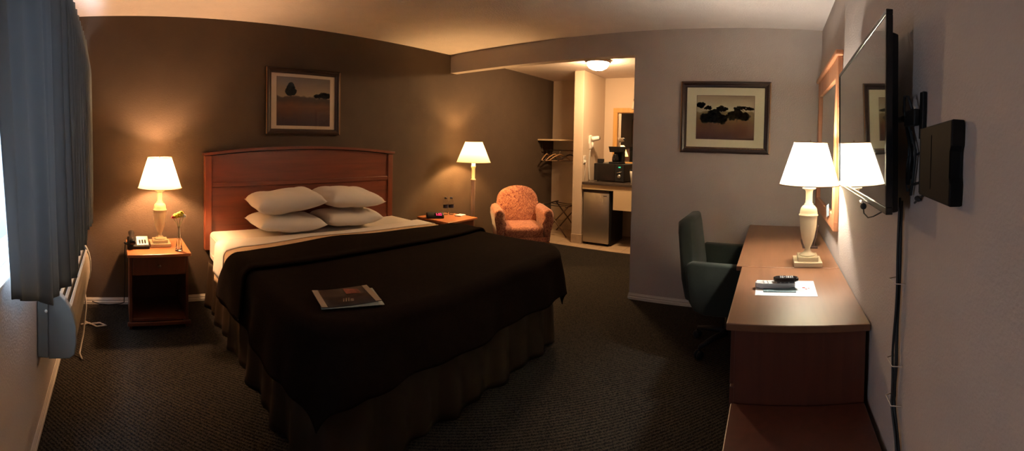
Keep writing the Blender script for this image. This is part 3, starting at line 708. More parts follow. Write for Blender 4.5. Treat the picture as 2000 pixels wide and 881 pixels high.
# local: faces -y
def arch(hw, z0, z1, zs, n=20):
    pts = [(-hw*0.93, z0), (hw*0.93, z0), (hw, zs)]
    for i in range(1, n):
        a = PI*i/n; pts.append((hw*math.cos(a)**1 if True else 0, zs+(z1-zs)*(math.sin(a)**0.8)))
    pts.append((-hw, zs)); return pts
Mb = Matrix.Translation((0, 0.20, 0.40)) @ Matrix.Rotation(-0.16, 4, 'X')
MB().prism(arch(0.262, -0.05, 0.475, 0.27), 'y', 0.0, 0.115, 0.045, 4, M=Mb, smooth=True).build('backrest', 'scroll_fabric', ac)
MB().box((-0.235, -0.27, 0.29), (0.235, 0.235, 0.44), 0.045, 4).build('seat', 'scroll_fabric', ac)
MB().box((-0.27, -0.275, 0.265), (0.27, 0.29, 0.325), 0.015, 3).build('seat_rail', 'scroll_fabric', ac)
for s in (-1, 1):
    prof = [(0.235, 0.27), (0.235, 0.48), (0.222, 0.54), (0.222, 0.59), (0.245, 0.63), (0.285, 0.645), (0.325, 0.63), (0.345, 0.59), (0.342, 0.53), (0.320, 0.42), (0.305, 0.27)]
    MB().prism([(s*x, z) for x, z in prof], 'y', -0.265, 0.30, 0.030, 4, smooth=True).build('armrest', 'scroll_fabric', ac)
for sx in (-1, 1):
    for y, bk in ((-0.24, 0), (0.25, 1)):
        x = sx*0.275; top = 0.268; q = MB()
        a, b = 0.024, 0.016; dy = 0.05 if bk else 0.0
        q.add([(x-a, y-a, top), (x+a, y-a, top), (x+a, y+a, top), (x-a, y+a, top), (x-b, y-b+dy, 0), (x+b, y-b+dy, 0), (x+b, y+b+dy, 0), (x-b, y+b+dy, 0)], [(0,1,2,3),(7,6,5,4),(0,4,5,1),(1,5,6,2),(2,6,7,3),(3,7,4,0)])
        q.build('leg', 'oak_leg', ac)

# ------------------------------------------------------------------ desk run along the right wall
DZ = 0.75
d1 = thing('writing_desk', 'cherry writing desk under the lamp and mirror in the far corner', 'desk', (0, 0, 0))
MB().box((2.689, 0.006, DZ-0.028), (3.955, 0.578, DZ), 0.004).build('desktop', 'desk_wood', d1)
for x in (2.71, 3.91): MB().box((x, 0.03, 0), (x+0.025, 0.545, DZ-0.0285), 0.002).build('side_panel', 'desk_wood_shaded', d1)
MB().box((2.7355, 0.03, 0.30), (3.9095, 0.048, DZ-0.0285), 0.002).build('modesty_panel', 'desk_wood_shaded', d1)
dr = MB().box((2.745, 0.50, DZ-0.07), (3.90, 0.545, DZ-0.032), 0.003).build('drawer', 'desk_wood_shaded', d1)
d2 = thing('dresser', 'cherry dresser with papers and remotes on top and a plain shaded side', 'dresser', (0, 0, 0))
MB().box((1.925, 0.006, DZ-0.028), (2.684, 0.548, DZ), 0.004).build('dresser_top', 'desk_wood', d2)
for x in (1.940, 2.645): MB().box((x, 0.02, 0.0), (x+0.025, 0.515, DZ-0.0285), 0.002).build('side_panel', 'desk_wood_shaded', d2)
MB().box((1.9655, 0.02, 0.03), (2.6445, 0.035, DZ-0.0285), 0.001).build('back_panel', 'desk_wood_shaded', d2)
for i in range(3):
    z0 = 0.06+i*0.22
    dw = MB().box((1.968, 0.05, z0), (2.642, 0.533, z0+0.21), 0.003).build('drawer', 'desk_wood_shaded', d2)
    MB().lathe([(0.0, 0.022), (0.012, 0.02), (0.014, 0.014), (0.006, 0.006), (0.006, 0.0)], n=14, M=Matrix.Translation((2.30, 0.5335, z0+0.105)) @ Matrix.Rotation(-PI/2, 4, 'X')).build('knob', 'bronze', dw)
d3 = thing('luggage_bench', 'low shaded cherry luggage bench against the dresser side under the television', 'bench', (0, 0, 0))
MB().box((1.05, 0.02, 0.425), (1.932, 0.525, 0.45), 0.004).build('bench_top', 'desk_wood_shaded', d3)
for x in (1.07, 1.900): MB().box((x, 0.03, 0), (x+0.025, 0.50, 0.4245), 0.002).build('side_panel', 'desk_wood_shaded', d3)
MB().box((1.0955, 0.03, 0.10), (1.8995, 0.045, 0.4245), 0.001).build('back_panel', 'desk_wood_shaded', d3)
MB().box((1.0955, 0.47, 0.05), (1.8995, 0.49, 0.4245), 0.002).build('front_panel', 'desk_wood_shaded', d3)

# papers and remotes
ps = thing('laminated_sheet', 'white laminated information sheet lying on the dresser', 'sheet', (2.345, 0.315, DZ+0.0005))
MB().box((-0.108, -0.140, 0), (0.108, 0.140, 0.0008)).build('page', 'paper', ps)
Mt = Matrix.Rotation(-PI/2, 4, 'Z')
q = MB()
rnd = random.Random(4)
for i in range(9):
    x = 0.07-i*0.014; q.box((x, -0.105+0.02*rnd.random(), 0.0009), (x+0.003, -0.02-0.03*rnd.random(), 0.0011))
q.build('print_lines', 'ink_grey', ps)
q = MB(); q.ball((0.01, -0.085, 0.0009), 0.008, 8, sc=(1, 1, 0.03)); q.ball((-0.012, -0.095, 0.0009), 0.007, 8, sc=(1, 1, 0.03)); q.ball((0.0, -0.108, 0.0009), 0.006, 8, sc=(1, 1, 0.03)); q.build('red_mark', 'ink_red', ps)
cd = MB(); cd.box((-0.035, -0.075, 0), (0.035, 0.075, 0.003), 0.0005); tag(cd.build('guide_card', 'card_teal', loc=(2.318, 0.345, DZ+0.0018), rotz=0.03), 'small dark card lying under the two remote controls', 'card')
def remote(label, loc, rot, L, wd, body, keymat, th=0.022):
    t = thing('remote_control', label, 'remote control', loc, 0); t.rotation_euler = rot
    out = []
    for i in range(28):
        a = 2*PI*i/28; out.append((wd/2*math.copysign(abs(math.cos(a))**0.6, math.cos(a)), L/2*math.copysign(abs(math.sin(a))**0.6, math.sin(a))))
    MB().prism(out, 'z', 0, th, 0.005, 3, smooth=False).build('case', body, t)
    for r in range(7):
        for c in range(3):
            if r in (4,) and c != 1: continue
            x = (c-1)*wd*0.26; y = -L/2+0.03+r*(L-0.06)/6.5
            MB().lathe([(0.0, th+0.0028), (0.0035, th+0.0025), (0.0045, th+0.0002), (0.0, th+0.0002)], (x, y, 0), n=10, cap=False).build('key', keymat, t)
    return t
remote('long pale grey remote control resting across the dark card on the dresser', (2.350, 0.365, DZ+0.0055), (0, 0, 0.10), 0.19, 0.052, 'grey_plastic', 'white_plastic')
remote('short black remote control lying on top of the grey remote', (2.355, 0.315, DZ+0.0335), (0.0, 0, 0.05), 0.12, 0.045, 'gloss_black', 'grey_plastic', 0.016)

# ------------------------------------------------------------------ wall mirror
mr = thing('wall_mirror', 'tall cherry framed mirror on the wall behind the desk lamp', 'mirror', (3.33, 0, 0))
mw, z0, z1 = 0.53, 0.93, 1.96
for s in (-1, 1): MB().box((s*(mw-0.04)-0.04, 0.002, z0), (s*(mw-0.04)+0.04, 0.032, z1), 0.004).build('stile', 'mirror_wood', mr)
MB().box((-mw+0.081, 0.002, z0), (mw-0.081, 0.030, z0+0.09), 0.004).build('bottom_rail', 'mirror_wood', mr)
MB().box((-mw+0.081, 0.002, z1-0.12), (mw-0.081, 0.030, z1), 0.004).build('top_rail', 'mirror_wood', mr)
MB().box((-mw-0.02, 0.002, z1+0.0005), (mw+0.02, 0.050, z1+0.035), 0.008, 3).build('crown', 'mirror_wood', mr)
MB().box((-mw+0.079, 0.004, z0+0.085), (mw-0.079, 0.016, z1-0.115)).build('mirror_glass', 'mirror_glass', mr)
cdm = MB(); cdm.box((-0.05, 0, 0), (0.05, 0.002, 0.075)); o = cdm.build('folded_card', 'card_pale', loc=(3.02, 0.036, 0.985)); o.rotation_euler = (0, 0.25, 0); tag(o, 'small pale card tucked against the mirror bottom rail', 'card')
sf = thing('leaflet_stand', 'small dark wooden leaflet stand on the desk behind the lamp', 'stand', (3.25, 0.13, DZ+0.001), 0.0)
MB().box((-0.11, -0.05, 0), (0.11, 0.05, 0.015), 0.003).build('base', 'frame_dark', sf)
MB().prism([(-0.03, 0.0155), (-0.02, 0.0155), (-0.045, 0.15), (-0.055, 0.15)], 'x', -0.10, 0.10, 0.001).build('back_plate', 'frame_dark', sf)

# ------------------------------------------------------------------ television and wall gear
tv = thing('television', 'large black flat television on a wall arm reflecting the desk lamp', 'television', (1.955, 0.080, 1.510))
ang = 0.03
tv.rotation_euler = (math.radians(-1.6), 0, -ang)       # screen faces +y, slightly towards the bed
L2, H2 = 0.50, 0.275
bz = MB()
for a, b in [((-L2, -0.016, -H2), (L2, 0.003, -H2+0.020)), ((-L2, -0.016, H2-0.014), (L2, 0.003, H2)), ((-L2, -0.016, -H2+0.020), (-L2+0.014, 0.003, H2-0.014)), ((L2-0.014, -0.016, -H2+0.020), (L2, 0.003, H2-0.014))]:
    bz.box(a, b, 0.002)
bz.build('bezel', 'gloss_black', tv)
MB().box((-L2+0.0135, -0.012, -H2+0.0195), (L2-0.0135, 0.0, H2-0.0135)).build('screen', 'tv_screen', tv)
MB().prism([(-L2+0.003, -0.0165), (L2-0.003, -0.0165), (L2-0.02, -0.030), (0.30, -0.047), (-0.40, -0.047), (-L2+0.02, -0.036)], 'z', -H2+0.004, H2-0.06, 0.004).build('rear_housing', 'black_plastic', tv)
MB().box((-0.20, 0.0032, -H2+0.004), (0.46, 0.0052, -H2+0.008), 0.0005).build('chrome_strip', 'chrome', tv)
arm = thing('wall_bracket', 'black television wall arm with upright plate behind the screen', 'bracket', (0, 0, 0))
MB().box((1.405, 0.001, 1.44), (1.43, 0.014, 1.565), 0.003).build('wall_plate', 'black_metal', arm)
MB().box((1.42, 0.015, 1.475), (1.505, 0.032, 1.520), 0.004).tube([(1.50, 0.024, 1.50), (1.56, 0.026, 1.50)], 0.010, 10).tube([(1.505, 0.024, 1.48), (1.462, 0.022, 1.40), (1.478, 0.024, 1.315)], 0.005, 8).build('arm', 'black_metal', arm)
cb = thing('media_box', 'flat black media box fixed to the wall beside the television', 'box', (1.262, 0, 1.380))
out = [(-0.085, -0.088), (0.10, -0.080), (0.10, 0.084), (-0.090, 0.095), (-0.090, 0.04), (-0.078, 0.028), (-0.078, -0.028), (-0.088, -0.040)]
MB().prism(out, 'y', 0.003, 0.034, 0.004).build('case', 'box_black', cb)
MB().box((0.02, 0.0343, -0.06), (0.026, 0.0352, 0.065), 0.0004).build('seam_rib', 'box_black', cb)
MB().box((0.094, 0.0343, -0.075), (0.0965, 0.0352, 0.082)).build('bright_edge', 'chrome', cb)

def wavy(pts, amp, n=12, seed=0):
    rnd = random.Random(seed); P = []
    for a, b in zip(pts, pts[1:]):
        for i in range(n):
            k = i/n; P.append(tuple(a[j]+(b[j]-a[j])*k for j in range(3)))
    P.append(pts[-1]); ph = rnd.uniform(0, 6)
    return [(p[0]+amp*math.sin(i*0.55+ph), p[1], p[2]+amp*0.3*math.sin(i*0.9)) for i, p in enumerate(P)]
c = MB()
c.tube(wavy([(1.565, 0.012, 1.26), (1.570, 0.012, 1.0), (1.575, 0.012, 0.80), (1.580, 0.012, 0.70), (1.588, 0.012, 0.66), (1.545, 0.012, 0.58), (1.50, 0.012, 0.465)], 0.003, 8, 1), 0.006, 8)
c.tube(wavy([(1.560, 0.020, 1.27), (1.563, 0.020, 1.0), (1.582, 0.020, 0.80), (1.583, 0.020, 0.66), (1.540, 0.020, 0.58), (1.49, 0.020, 0.465)], 0.004, 8, 2), 0.004, 8)
o = c.build('power_cord', 'rubber', tv); o.matrix_parent_inverse = (Matrix.Translation(tv.location) @ tv.rotation_euler.to_matrix().to_4x4()).inverted()
for z, lb in ((1.02, 'highest'), (0.78, 'middle'), (0.665, 'lowest')):
    c = MB(); c.tube([(1.538, 0.002, z), (1.548, 0.032, z), (1.604, 0.032, z), (1.615, 0.002, z)], 0.0015, 6)
    tag(c.build('cord_clip', 'cord_white'), lb+' thin clear tie holding the black cords to the wall', 'clip', 'ties along the television cords')
c = MB()
pts = []
for i in range(70):
    a = i*0.42; pts.append((1.485+0.012*math.sin(a)+0.0002*i, 0.014+0.004*math.sin(a*0.3), 1.42+0.045*math.cos(a)-0.0012*i))
c.tube(pts, 0.0022, 6)
c.tube([(1.44, 0.03, 1.52), (1.46, 0.036, 1.555), (1.49, 0.036, 1.56), (1.50, 0.034, 1.52), (1.49, 0.016, 1.46), (1.45, 0.014, 1.41), (1.46, 0.012, 1.37), (1.475, 0.012, 1.315), (1.485, 0.012, 1.285)], 0.004, 6)
c.tube([(1.372, 0.010, 1.415), (1.42, 0.010, 1.405), (1.46, 0.012, 1.395)], 0.003, 6)
c.tube([(1.370, 0.010, 1.335), (1.42, 0.010, 1.325), (1.475, 0.012, 1.315)], 0.004, 6)
c.tube([(1.370, 0.010, 1.30), (1.40, 0.012, 1.290), (1.45, 0.012, 1.268)], 0.003, 6)
c.ball((1.425, 0.012, 1.282), 0.010, 10, sc=(1.8, 0.8, 0.8))
tag(c.build('cable_bundle', 'rubber'), 'coiled black cables hanging between the television and the media box', 'cable')
pg = thing('antenna_plug', 'black plug with a short curled lead under the television', 'plug', (1.735, 0.090, 1.222))
MB().ball((0, 0, 0), 0.011, 14).build('plug_head', 'rubber', pg)
MB().tube([(0.012, 0, 0.004), (0.055, -0.002, 0.010)], 0.005, 10).build('metal_sleeve', 'chrome', pg)
MB().tube([(0, 0, -0.006), (-0.01, 0, -0.022), (-0.05, -0.005, -0.030), (-0.10, -0.01, -0.018), (-0.16, -0.02, 0.004)], 0.0022, 6).build('lead', 'rubber', pg)

# ------------------------------------------------------------------ green office chair, facing the desk
oc = thing('office_chair', 'dark green upholstered swivel office chair pushed up to the desk', 'chair', (3.30, 0.70, 0), 0.0)
# local: faces -y
Mo = Matrix.Translation((0, 0.17, 0.45)) @ Matrix.Rotation(-0.12, 4, 'X')
MB().prism([(-0.23, -0.05), (0.23, -0.05), (0.25, 0.1), (0.245, 0.40), (0.21, 0.475), (-0.21, 0.475), (-0.245, 0.40), (-0.25, 0.1)], 'y', -0.0, 0.085, 0.028, 4, M=Mo, smooth=True).build('backrest', 'green_fabric', oc)
MB().box((-0.245, -0.27, 0.38), (0.245, 0.20, 0.49), 0.035, 4).build('seat', 'green_fabric', oc)
for s in (-1, 1):
    prof = [(-0.21, 0.66), (-0.235, 0.63), (-0.225, 0.585), (-0.205, 0.56), (-0.195, 0.45), (-0.16, 0.36), (-0.09, 0.335), (0.10, 0.335), (0.17, 0.36), (0.205, 0.42), (0.23, 0.60), (0.225, 0.645), (0.19, 0.665)]
    x = s*0.285
    MB().prism(prof, 'x', x-0.035, x+0.035, 0.016, 3, smooth=True).build('armrest', 'green_fabric', oc)
MB().lathe([(0, 0.10), (0.030, 0.10), (0.030, 0.22), (0.018, 0.22), (0.018, 0.36), (0.09, 0.365), (0.09, 0.379), (0, 0.379)], (0, -0.03, 0), n=20, cap=False).build('gas_column', 'black_metal', oc)
for i in range(5):
    a = 2*PI*i/5+1.15; dx, dy = math.cos(a), math.sin(a)
    st = MB().tube([(dx*0.022, -0.03+dy*0.022, 0.115), (dx*0.15, -0.03+dy*0.15, 0.098), (dx*0.26, -0.03+dy*0.26, 0.075)], [0.024, 0.020, 0.014], 8).build('base_arm', 'black_plastic', oc)
    cs = MB()
    for k in (-1, 1):
        Mc = Matrix.Translation((dx*0.265-dy*0.014*k, -0.03+dy*0.265+dx*0.014*k, 0.028)) @ Matrix.Rotation(a, 4, 'Z') @ Matrix.Rotation(PI/2, 4, 'X')
        cs.lathe([(0, -0.009), (0.022, -0.009), (0.0278, -0.004), (0.0278, 0.004), (0.022, 0.009), (0, 0.009)], n=18, M=Mc, cap=False)
    cs.tube([(dx*0.265, -0.03+dy*0.265, 0.028), (dx*0.265, -0.03+dy*0.265, 0.075)], 0.006, 8)
    cs.build('caster', 'black_plastic', st)

# ------------------------------------------------------------------ wall heating and cooling unit under the window
au = thing('air_conditioner', 'beige wall air conditioner with slatted top grille under the blue curtain', 'air conditioner', (0, 0, 0))
AY0, AY1 = 2.30, 3.42
MB().box((0.002, AY0, 0.375), (0.055, AY1, 0.690), 0.006, 2).build('wall_sleeve', 'ac_side_plastic', au)
def acprof(n=10):
    P = [(0.0555, 0.372), (0.155, 0.380), (0.178, 0.400)]
    P += [(0.186, 0.45), (0.184, 0.53)]
    P += [(0.176, 0.575), (0.160, 0.615), (0.135, 0.655), (0.105, 0.682), (0.0555, 0.692)]
    return P
for (a, b, nm) in ((AY0, AY0+0.045, 'end_cap'), (AY1-0.045, AY1, 'end_cap')):
    MB().prism(acprof(), 'y', a, b, 0.006, 3).build(nm, 'ac_side_plastic', au)
fpf = [(0.0555, 0.378), (0.150, 0.386), (0.172, 0.404), (0.180, 0.45), (0.178, 0.53), (0.170, 0.570), (0.158, 0.595), (0.150, 0.592), (0.135, 0.55), (0.0555, 0.55)]
fpn = MB().prism(fpf, 'y', AY0+0.046, AY1-0.046, 0.002).build('front_panel', 'ac_plastic', au)
gr = MB()
for k in range(4):
    u = k/3; x = 0.085+0.068*u; z = 0.680-0.072*u**1.3
    gr.box((-0.008, AY0+0.046, -0.003), (0.008, AY1-0.046, 0.0035), 0.001, M=Matrix.Translation((x, 0, z)) @ Matrix.Rotation(0.75, 4, 'Y'))
MB().prism([(0.0558, 0.555), (0.148, 0.555), (0.150, 0.594), (0.120, 0.632), (0.075, 0.668), (0.0558, 0.672)], 'y', AY0+0.046, AY1-0.046).build('slot_shade', 'rubber', au)  # solid black fill standing in for the shade behind the grille slats
gr.build('grille', 'ac_plastic', au)
MB().lathe([(0, 0.004), (0.006, 0.004), (0.008, 0), (0, 0)], n=12, M=Matrix.Translation((0.045, AY0-0.0002, 0.60)) @ Matrix.Rotation(PI/2, 4, 'X')).build('screw_cap', 'white_plastic', au)
c = MB(); c.tube([(0.155, 3.20, 0.372), (0.165, 3.18, 0.28), (0.150, 3.12, 0.12), (0.13, 3.05, 0.02), (0.15, 3.00, 0.006)], 0.006, 6)
tag(c.build('power_cord', 'cord_white'), 'pale power cord hanging from the air conditioner to the carpet', 'cord')
c = MB(); c.tube([(0.10, 3.50, 0.006), (0.16, 3.52, 0.01), (0.22, 3.47, 0.007), (0.29, 3.49, 0.006), (0.24, 3.53, 0.008), (0.17, 3.50, 0.012), (0.12, 3.56, 0.007)], 0.007, 6)
tag(c.build('loose_cord', 'cord_white'), 'pale looped cord lying on the carpet near the window corner', 'cord')

# curtain
CY0, CY1, CZ0, CZ1 = 1.99, 3.80, 0.76, 2.19
def curt(u, v):
    # u from the near free edge to the far end, v from top to hem
    env = 0.022+0.034*sstep(0.0, 0.2, v)
    nf = 17.0
    xx = 0.122 + 0.004*v
    near = 1.46 + 0.25*v           # the free edge swings back towards the hem
    ph = u*nf*2*PI + 0.8*math.sin(u*9)
    z = CZ1+(CZ0+0.11*sstep(0.09, 0.0, u)-CZ1)*v
    if u < 0.085:       # edge turns back towards the wall
        q = u/0.085; xw = 0.085 - 0.055*sstep(0.05, 0.2, v); x = xw + (xx-xw)*q + 0.010*math.sin(q*9)*sstep(0, .2, v); y = near + 0.29*q; x += 0.018*math.sin(q*15)*math.sin(q*PI)*sstep(0, 0.15, v)
        y += 0.02*math.sin(q*9+v*2)*v
    else:
        q = (u-0.085)/0.915; y = near+0.29+(CY1-near-0.29)*q + 0.010*math.sin(ph*2)*min(1, q*8); sn = math.sin(ph); x = xx + env*(0.45*sn+0.55*math.copysign(abs(sn)**0.45, sn))*min(1, q*8)
        if v > 0: x += 0.010*math.sin(3*v+u*20)*v
    return (max(x, 0.022), y, z)
cu = thing('curtain', 'slate blue pinch pleated curtain hanging open across the window', 'curtain', (0, 0, 0))
cm = MB(); cm.grid(curt, 560, 36); cm.build('cloth', 'curtain_cloth', cu, mods=[('solid', 0.003, 0)])
for i in range(13):
    y = 1.60+(CY1-1.62)*i/12.0; hd_ = MB()
    for k in (-1, 0, 1): hd_.tube([(0.124, y+k*0.010, CZ1+0.008), (0.134, y+k*0.013, CZ1-0.05), (0.128, y+k*0.007, CZ1-0.115)], [0.006, 0.008, 0.004], 6)
    hd_.build('pinch_pleat', 'curtain_cloth', cu)
rd = MB(); rd.box((0.050, 1.42, CZ1-0.045), (0.064, 3.86, CZ1-0.020), 0.002); rd.box((0.0, 3.84, CZ1-0.045), (0.050, 3.855, CZ1-0.020)); rd.box((0.0, 1.42, CZ1-0.045), (0.050, 1.435, CZ1-0.020))
tag(rd.build('curtain_rail', 'white_plastic'), 'white curtain traverse rail above the window', 'rail')

# ------------------------------------------------------------------ hall ceiling light
mat('lit_dome', (0.9, 0.8, 0.6), 0.4, emit=(1.0, 0.64, 0.33), estr=HALL_GLOW)
hl = thing('ceiling_light', 'round frosted glass ceiling light glowing above the vanity hall', 'light', (5.08, 2.52, RH))
MB().lathe([(0.0, -0.001), (0.150, -0.001), (0.162, -0.014), (0.150, -0.034), (0.138, -0.034), (0.138, -0.010), (0.0, -0.010)], n=40, cap=False).build('rim', 'bronze', hl)
MB().lathe([(0.137, -0.033), (0.130, -0.065), (0.105, -0.095), (0.065, -0.115), (0.02, -0.122), (0.0, -0.122)], n=40, cap=False).build('glass_dome', 'lit_dome', hl)
MB().lathe([(0.0, -0.1225), (0.008, -0.124), (0.006, -0.134), (0.0, -0.136)], n=12, cap=False).build('finial', 'bronze', hl)

# ------------------------------------------------------------------ closet nook
sh = thing('closet_shelf', 'pale wall shelf board high in the closet nook', 'shelf', (0, 0, 0))
MB().box((5.945, PYb+0.002, 1.448), (RX-0.002, RY-0.002, 1.472), 0.003).build('board', 'laminate_cream', sh)
tag(MB().tube([(6.10, PYb+0.002, 1.30), (6.10, RY-0.024, 1.30)], 0.009, 12).build('clothes_rod', 'bronze'), 'dark metal clothes rod below the nook shelf with hangers on it', 'rod')
MB().box((6.06, RY-0.022, 1.27), (RX-0.003, RY-0.002, 1.4475), 0.003).build('bracket', 'brown_paint', sh)
def hanger(label, y, rz, dark):
    t = thing('coat_hanger', label, 'hanger', (6.10, y, 1.3105), rz, 'wooden coat hangers on the nook rod')
    q = MB(); q.tube([(0, 0, -0.075), (0, 0, -0.03), (0.014, 0, -0.022), (0.020, 0, -0.008), (0.015, 0, 0.004), (0.003, 0, 0.008), (-0.012, 0, 0.004), (-0.018, 0, -0.006)], 0.0018, 6); q.build('hook', 'chrome', t)
    q = MB(); q.tube([(-0.21, 0, -0.170), (-0.12, 0, -0.118), (-0.03, 0, -0.080), (0, 0, -0.076), (0.03, 0, -0.080), (0.12, 0, -0.118), (0.21, 0, -0.170)], [0.006, 0.010, 0.011, 0.011, 0.011, 0.010, 0.006], 8)
    q.build('shoulder_bar', 'frame_dark' if dark else 'hanger_wood', t)
    MB().tube([(-0.195, 0, -0.172), (0.195, 0, -0.172)], 0.004, 6).build('trouser_bar', 'frame_dark' if dark else 'hanger_wood', t)
for i, (y, rz, dk, lb) in enumerate([(3.84, 0.15, 0, 'light wooden hanger closest to the brown wall'), (3.77, 0.05, 1, 'dark wooden hanger second from the brown wall'), (3.70, -0.18, 0, 'light wooden hanger in the middle of the nook rod'), (3.60, -0.42, 0, 'light wooden hanger turned with its long bar facing the room'), (3.42, -0.65, 1, 'dark wooden hanger nearest the partition')]):
    hanger(lb, y, rz, dk)
lr = thing('luggage_rack', 'folding dark metal luggage rack with straps below the closet shelf', 'luggage rack', (6.05, 3.52, 0), PI/2)
# local x = length between legs (world y), local y = width
for y in (-0.2, 0.2):
    for s in (-1, 1):
        MB().tube([(-s*0.20, y, 0.008), (0, y*1.0+0.008*s, 0.24), (s*0.22, y, 0.47)], 0.010, 8).build('leg', 'bronze', lr)
for s in (-1, 1): MB().tube([(s*0.22, -0.27, 0.47), (s*0.22, 0.27, 0.47)], 0.011, 8).build('top_bar', 'bronze', lr)
for y in (-0.16, 0.0, 0.16):
    MB().grid(lambda u, v: (-0.22+0.44*u, y-0.02+0.04*v, 0.476-0.02*math.sin(u*PI)), 12, 1).build('strap', 'black_plastic', lr, mods=[('solid', 0.003, 0)])

# ------------------------------------------------------------------ vanity
vt = thing('vanity_counter', 'dark granite vanity counter on a cream laminate apron', 'counter', (0, 0, 0))
VY0, VY1, VX0 = 0.9, PYa-0.014, 5.62
MB().box((VX0, VY0, 0.845), (RX-0.002, VY1, 0.880), 0.004).build('counter_slab', 'granite', vt)
ap = MB(); ap.box((VX0+0.02, VY0, 0.780), (VX0+0.04, VY1, 0.8445)); ap.box((VX0+0.02, VY0, 0.52), (VX0+0.04, 2.50, 0.7798)); ap.build('apron', 'laminate_cream', vt)
MB().box((VX0+0.05, VY0, 0), (RX-0.02, VY0+0.02, 0.8445)).build('side_panel', 'laminate_cream', vt)
fg = thing('mini_fridge', 'black mini fridge with a stainless door under the vanity counter', 'fridge', (5.655, 2.765, 0.002), 0)
MB().box((0.045, -0.22, 0.02), (0.50, 0.195, 0.765), 0.006).build('cabinet', 'black_plastic', fg)
MB().box((0.0, -0.20, 0.035), (0.0445, 0.195, 0.735), 0.008, 3).build('door', 'brushed_steel', fg)
MB().box((-0.004, -0.20, 0.737), (0.0445, 0.195, 0.765), 0.004).build('top_strip', 'gloss_black', fg)
MB().box((-0.002, -0.165, 0.69), (-0.0003, -0.115, 0.698)).build('badge', 'gloss_black', fg)
for y in (-0.17, 0.15):
    for x in (0.07, 0.45): MB().lathe([(0, 0), (0.015, 0), (0.015, 0.0198), (0, 0.0198)], (x, y, 0), n=12, cap=False).build('foot', 'rubber', fg)
CT = 0.881
mo = thing('microwave', 'black microwave on the vanity counter beneath the coffee maker', 'microwave', (5.84, 2.66, CT), -0.10)
MB().box((0.012, -0.24, 0.010), (0.36, 0.24, 0.255), 0.006).build('housing', 'black_plastic', mo)
MB().box((0.0, -0.10, 0.012), (0.0115, 0.24, 0.253), 0.003).build('door', 'gloss_black', mo)
pn = MB().box((0.0, -0.24, 0.012), (0.0115, -0.102, 0.253), 0.003).build('control_panel', 'black_plastic', mo)
MB().lathe([(0, 0.0), (0.026, 0.0), (0.024, 0.012), (0, 0.013)], n=24, M=Matrix.Translation((0, -0.17, 0.085)) @ Matrix.Rotation(-PI/2, 4, 'Y')).build('dial', 'brushed_steel', pn)
MB().box((-0.0012, -0.19, 0.205), (-0.0004, -0.155, 0.220)).build('clock_display', 'led_green', pn)
MB().tube([(-0.003, -0.125, 0.13), (-0.010, -0.15, 0.135), (-0.003, -0.21, 0.150)], 0.004, 6).build('handle', 'chrome', pn)
for y in (-0.2, 0.2):
    for x in (0.05, 0.32): MB().lathe([(0, 0), (0.012, 0), (0.012, 0.0098), (0, 0.0098)], (x, y, 0), n=12, cap=False).build('foot', 'rubber', mo)
MT = CT+0.2555
cf = thing('coffee_maker', 'small black coffee maker standing on top of the microwave', 'coffee maker', (5.99, 2.60, MT), -0.25)
MB().box((-0.08, -0.085, 0), (0.10, 0.085, 0.025), 0.006, 3).build('base', 'black_plastic', cf)
MB().box((0.035, -0.08, 0.0255), (0.10, 0.08, 0.175), 0.006, 3).build('tower', 'black_plastic', cf)
MB().prism([(-0.095, 0.245), (0.10, 0.245), (0.10, 0.1755), (-0.065, 0.165)], 'y', -0.085, 0.085, 0.006).build('brew_head', 'black_plastic', cf)
MB().lathe([(0, 0.026), (0.045, 0.026), (0.052, 0.05), (0.050, 0.09), (0.036, 0.125), (0.038, 0.135), (0, 0.135)], (-0.028, 0, 0), n=24, cap=False).build('carafe', 'gloss_black', cf)
cbx = MB(); cbx.box((-0.035, -0.04, 0), (0.035, 0.04, 0.06), 0.004); tag(cbx.build('condiment_box', 'black_plastic', loc=(5.98, 2.845, MT+0.001)), 'small black condiment box on the left end of the microwave', 'box')
tray = MB(); tray.box((-0.06, -0.035, 0), (0.06, 0.035, 0.004), 0.001); tray.box((-0.06, -0.035, 0.004), (-0.054, 0.035, 0.018)); tray.box((0.054, -0.035, 0.004), (0.06, 0.035, 0.018)); tag(tray.build('packet_tray', 'brushed_steel', loc=(5.95, 2.730, MT+0.001)), 'shallow grey packet tray on the microwave beside the coffee maker', 'tray')
ib = thing('ice_bucket', 'pale plastic ice bucket with black lid at the counter edge', 'ice bucket', (5.90, 2.265, CT))
MB().lathe([(0, 0), (0.075, 0), (0.092, 0.15), (0.09, 0.17), (0, 0.17)], n=28, cap=False).build('bucket', 'tissue', ib)
MB().lathe([(0, 0.1705), (0.095, 0.1705), (0.095, 0.19), (0.03, 0.20), (0.02, 0.215), (0, 0.215)], n=28, cap=False).build('lid', 'black_plastic', ib)
vm = thing('vanity_mirror', 'vanity mirror in a golden oak frame with beaded inner edge', 'mirror', (RX, 2.25, 0))
y0, y1, z0, z1 = -0.60, 0.58, 1.08, 1.975
fr = MB()
for a, b in [((-0.028, y0, z0), (-0.002, y1, z0+0.07)), ((-0.028, y0, z1-0.07), (-0.002, y1, z1)), ((-0.028, y0, z0+0.07), (-0.002, y0+0.07, z1-0.07)), ((-0.028, y1-0.07, z0+0.07), (-0.002, y1, z1-0.07))]: fr.box(a, b, 0.003)
fr.build('frame', 'gold_wood', vm)
bd = MB()
for i in range(44): bd.ball((-0.024, y1-0.078, z0+0.08+i*(z1-z0-0.16)/43), 0.008, 6)
for i in range(54): bd.ball((-0.024, y0+0.08+i*(y1-y0-0.16)/53, z1-0.078), 0.008, 6)
bd.build('beading', 'frame_gold', vm)
MB().box((-0.014, y0+0.068, z0+0.068), (-0.004, y1-0.068, z1-0.068)).build('mirror_glass', 'mirror_glass', vm)
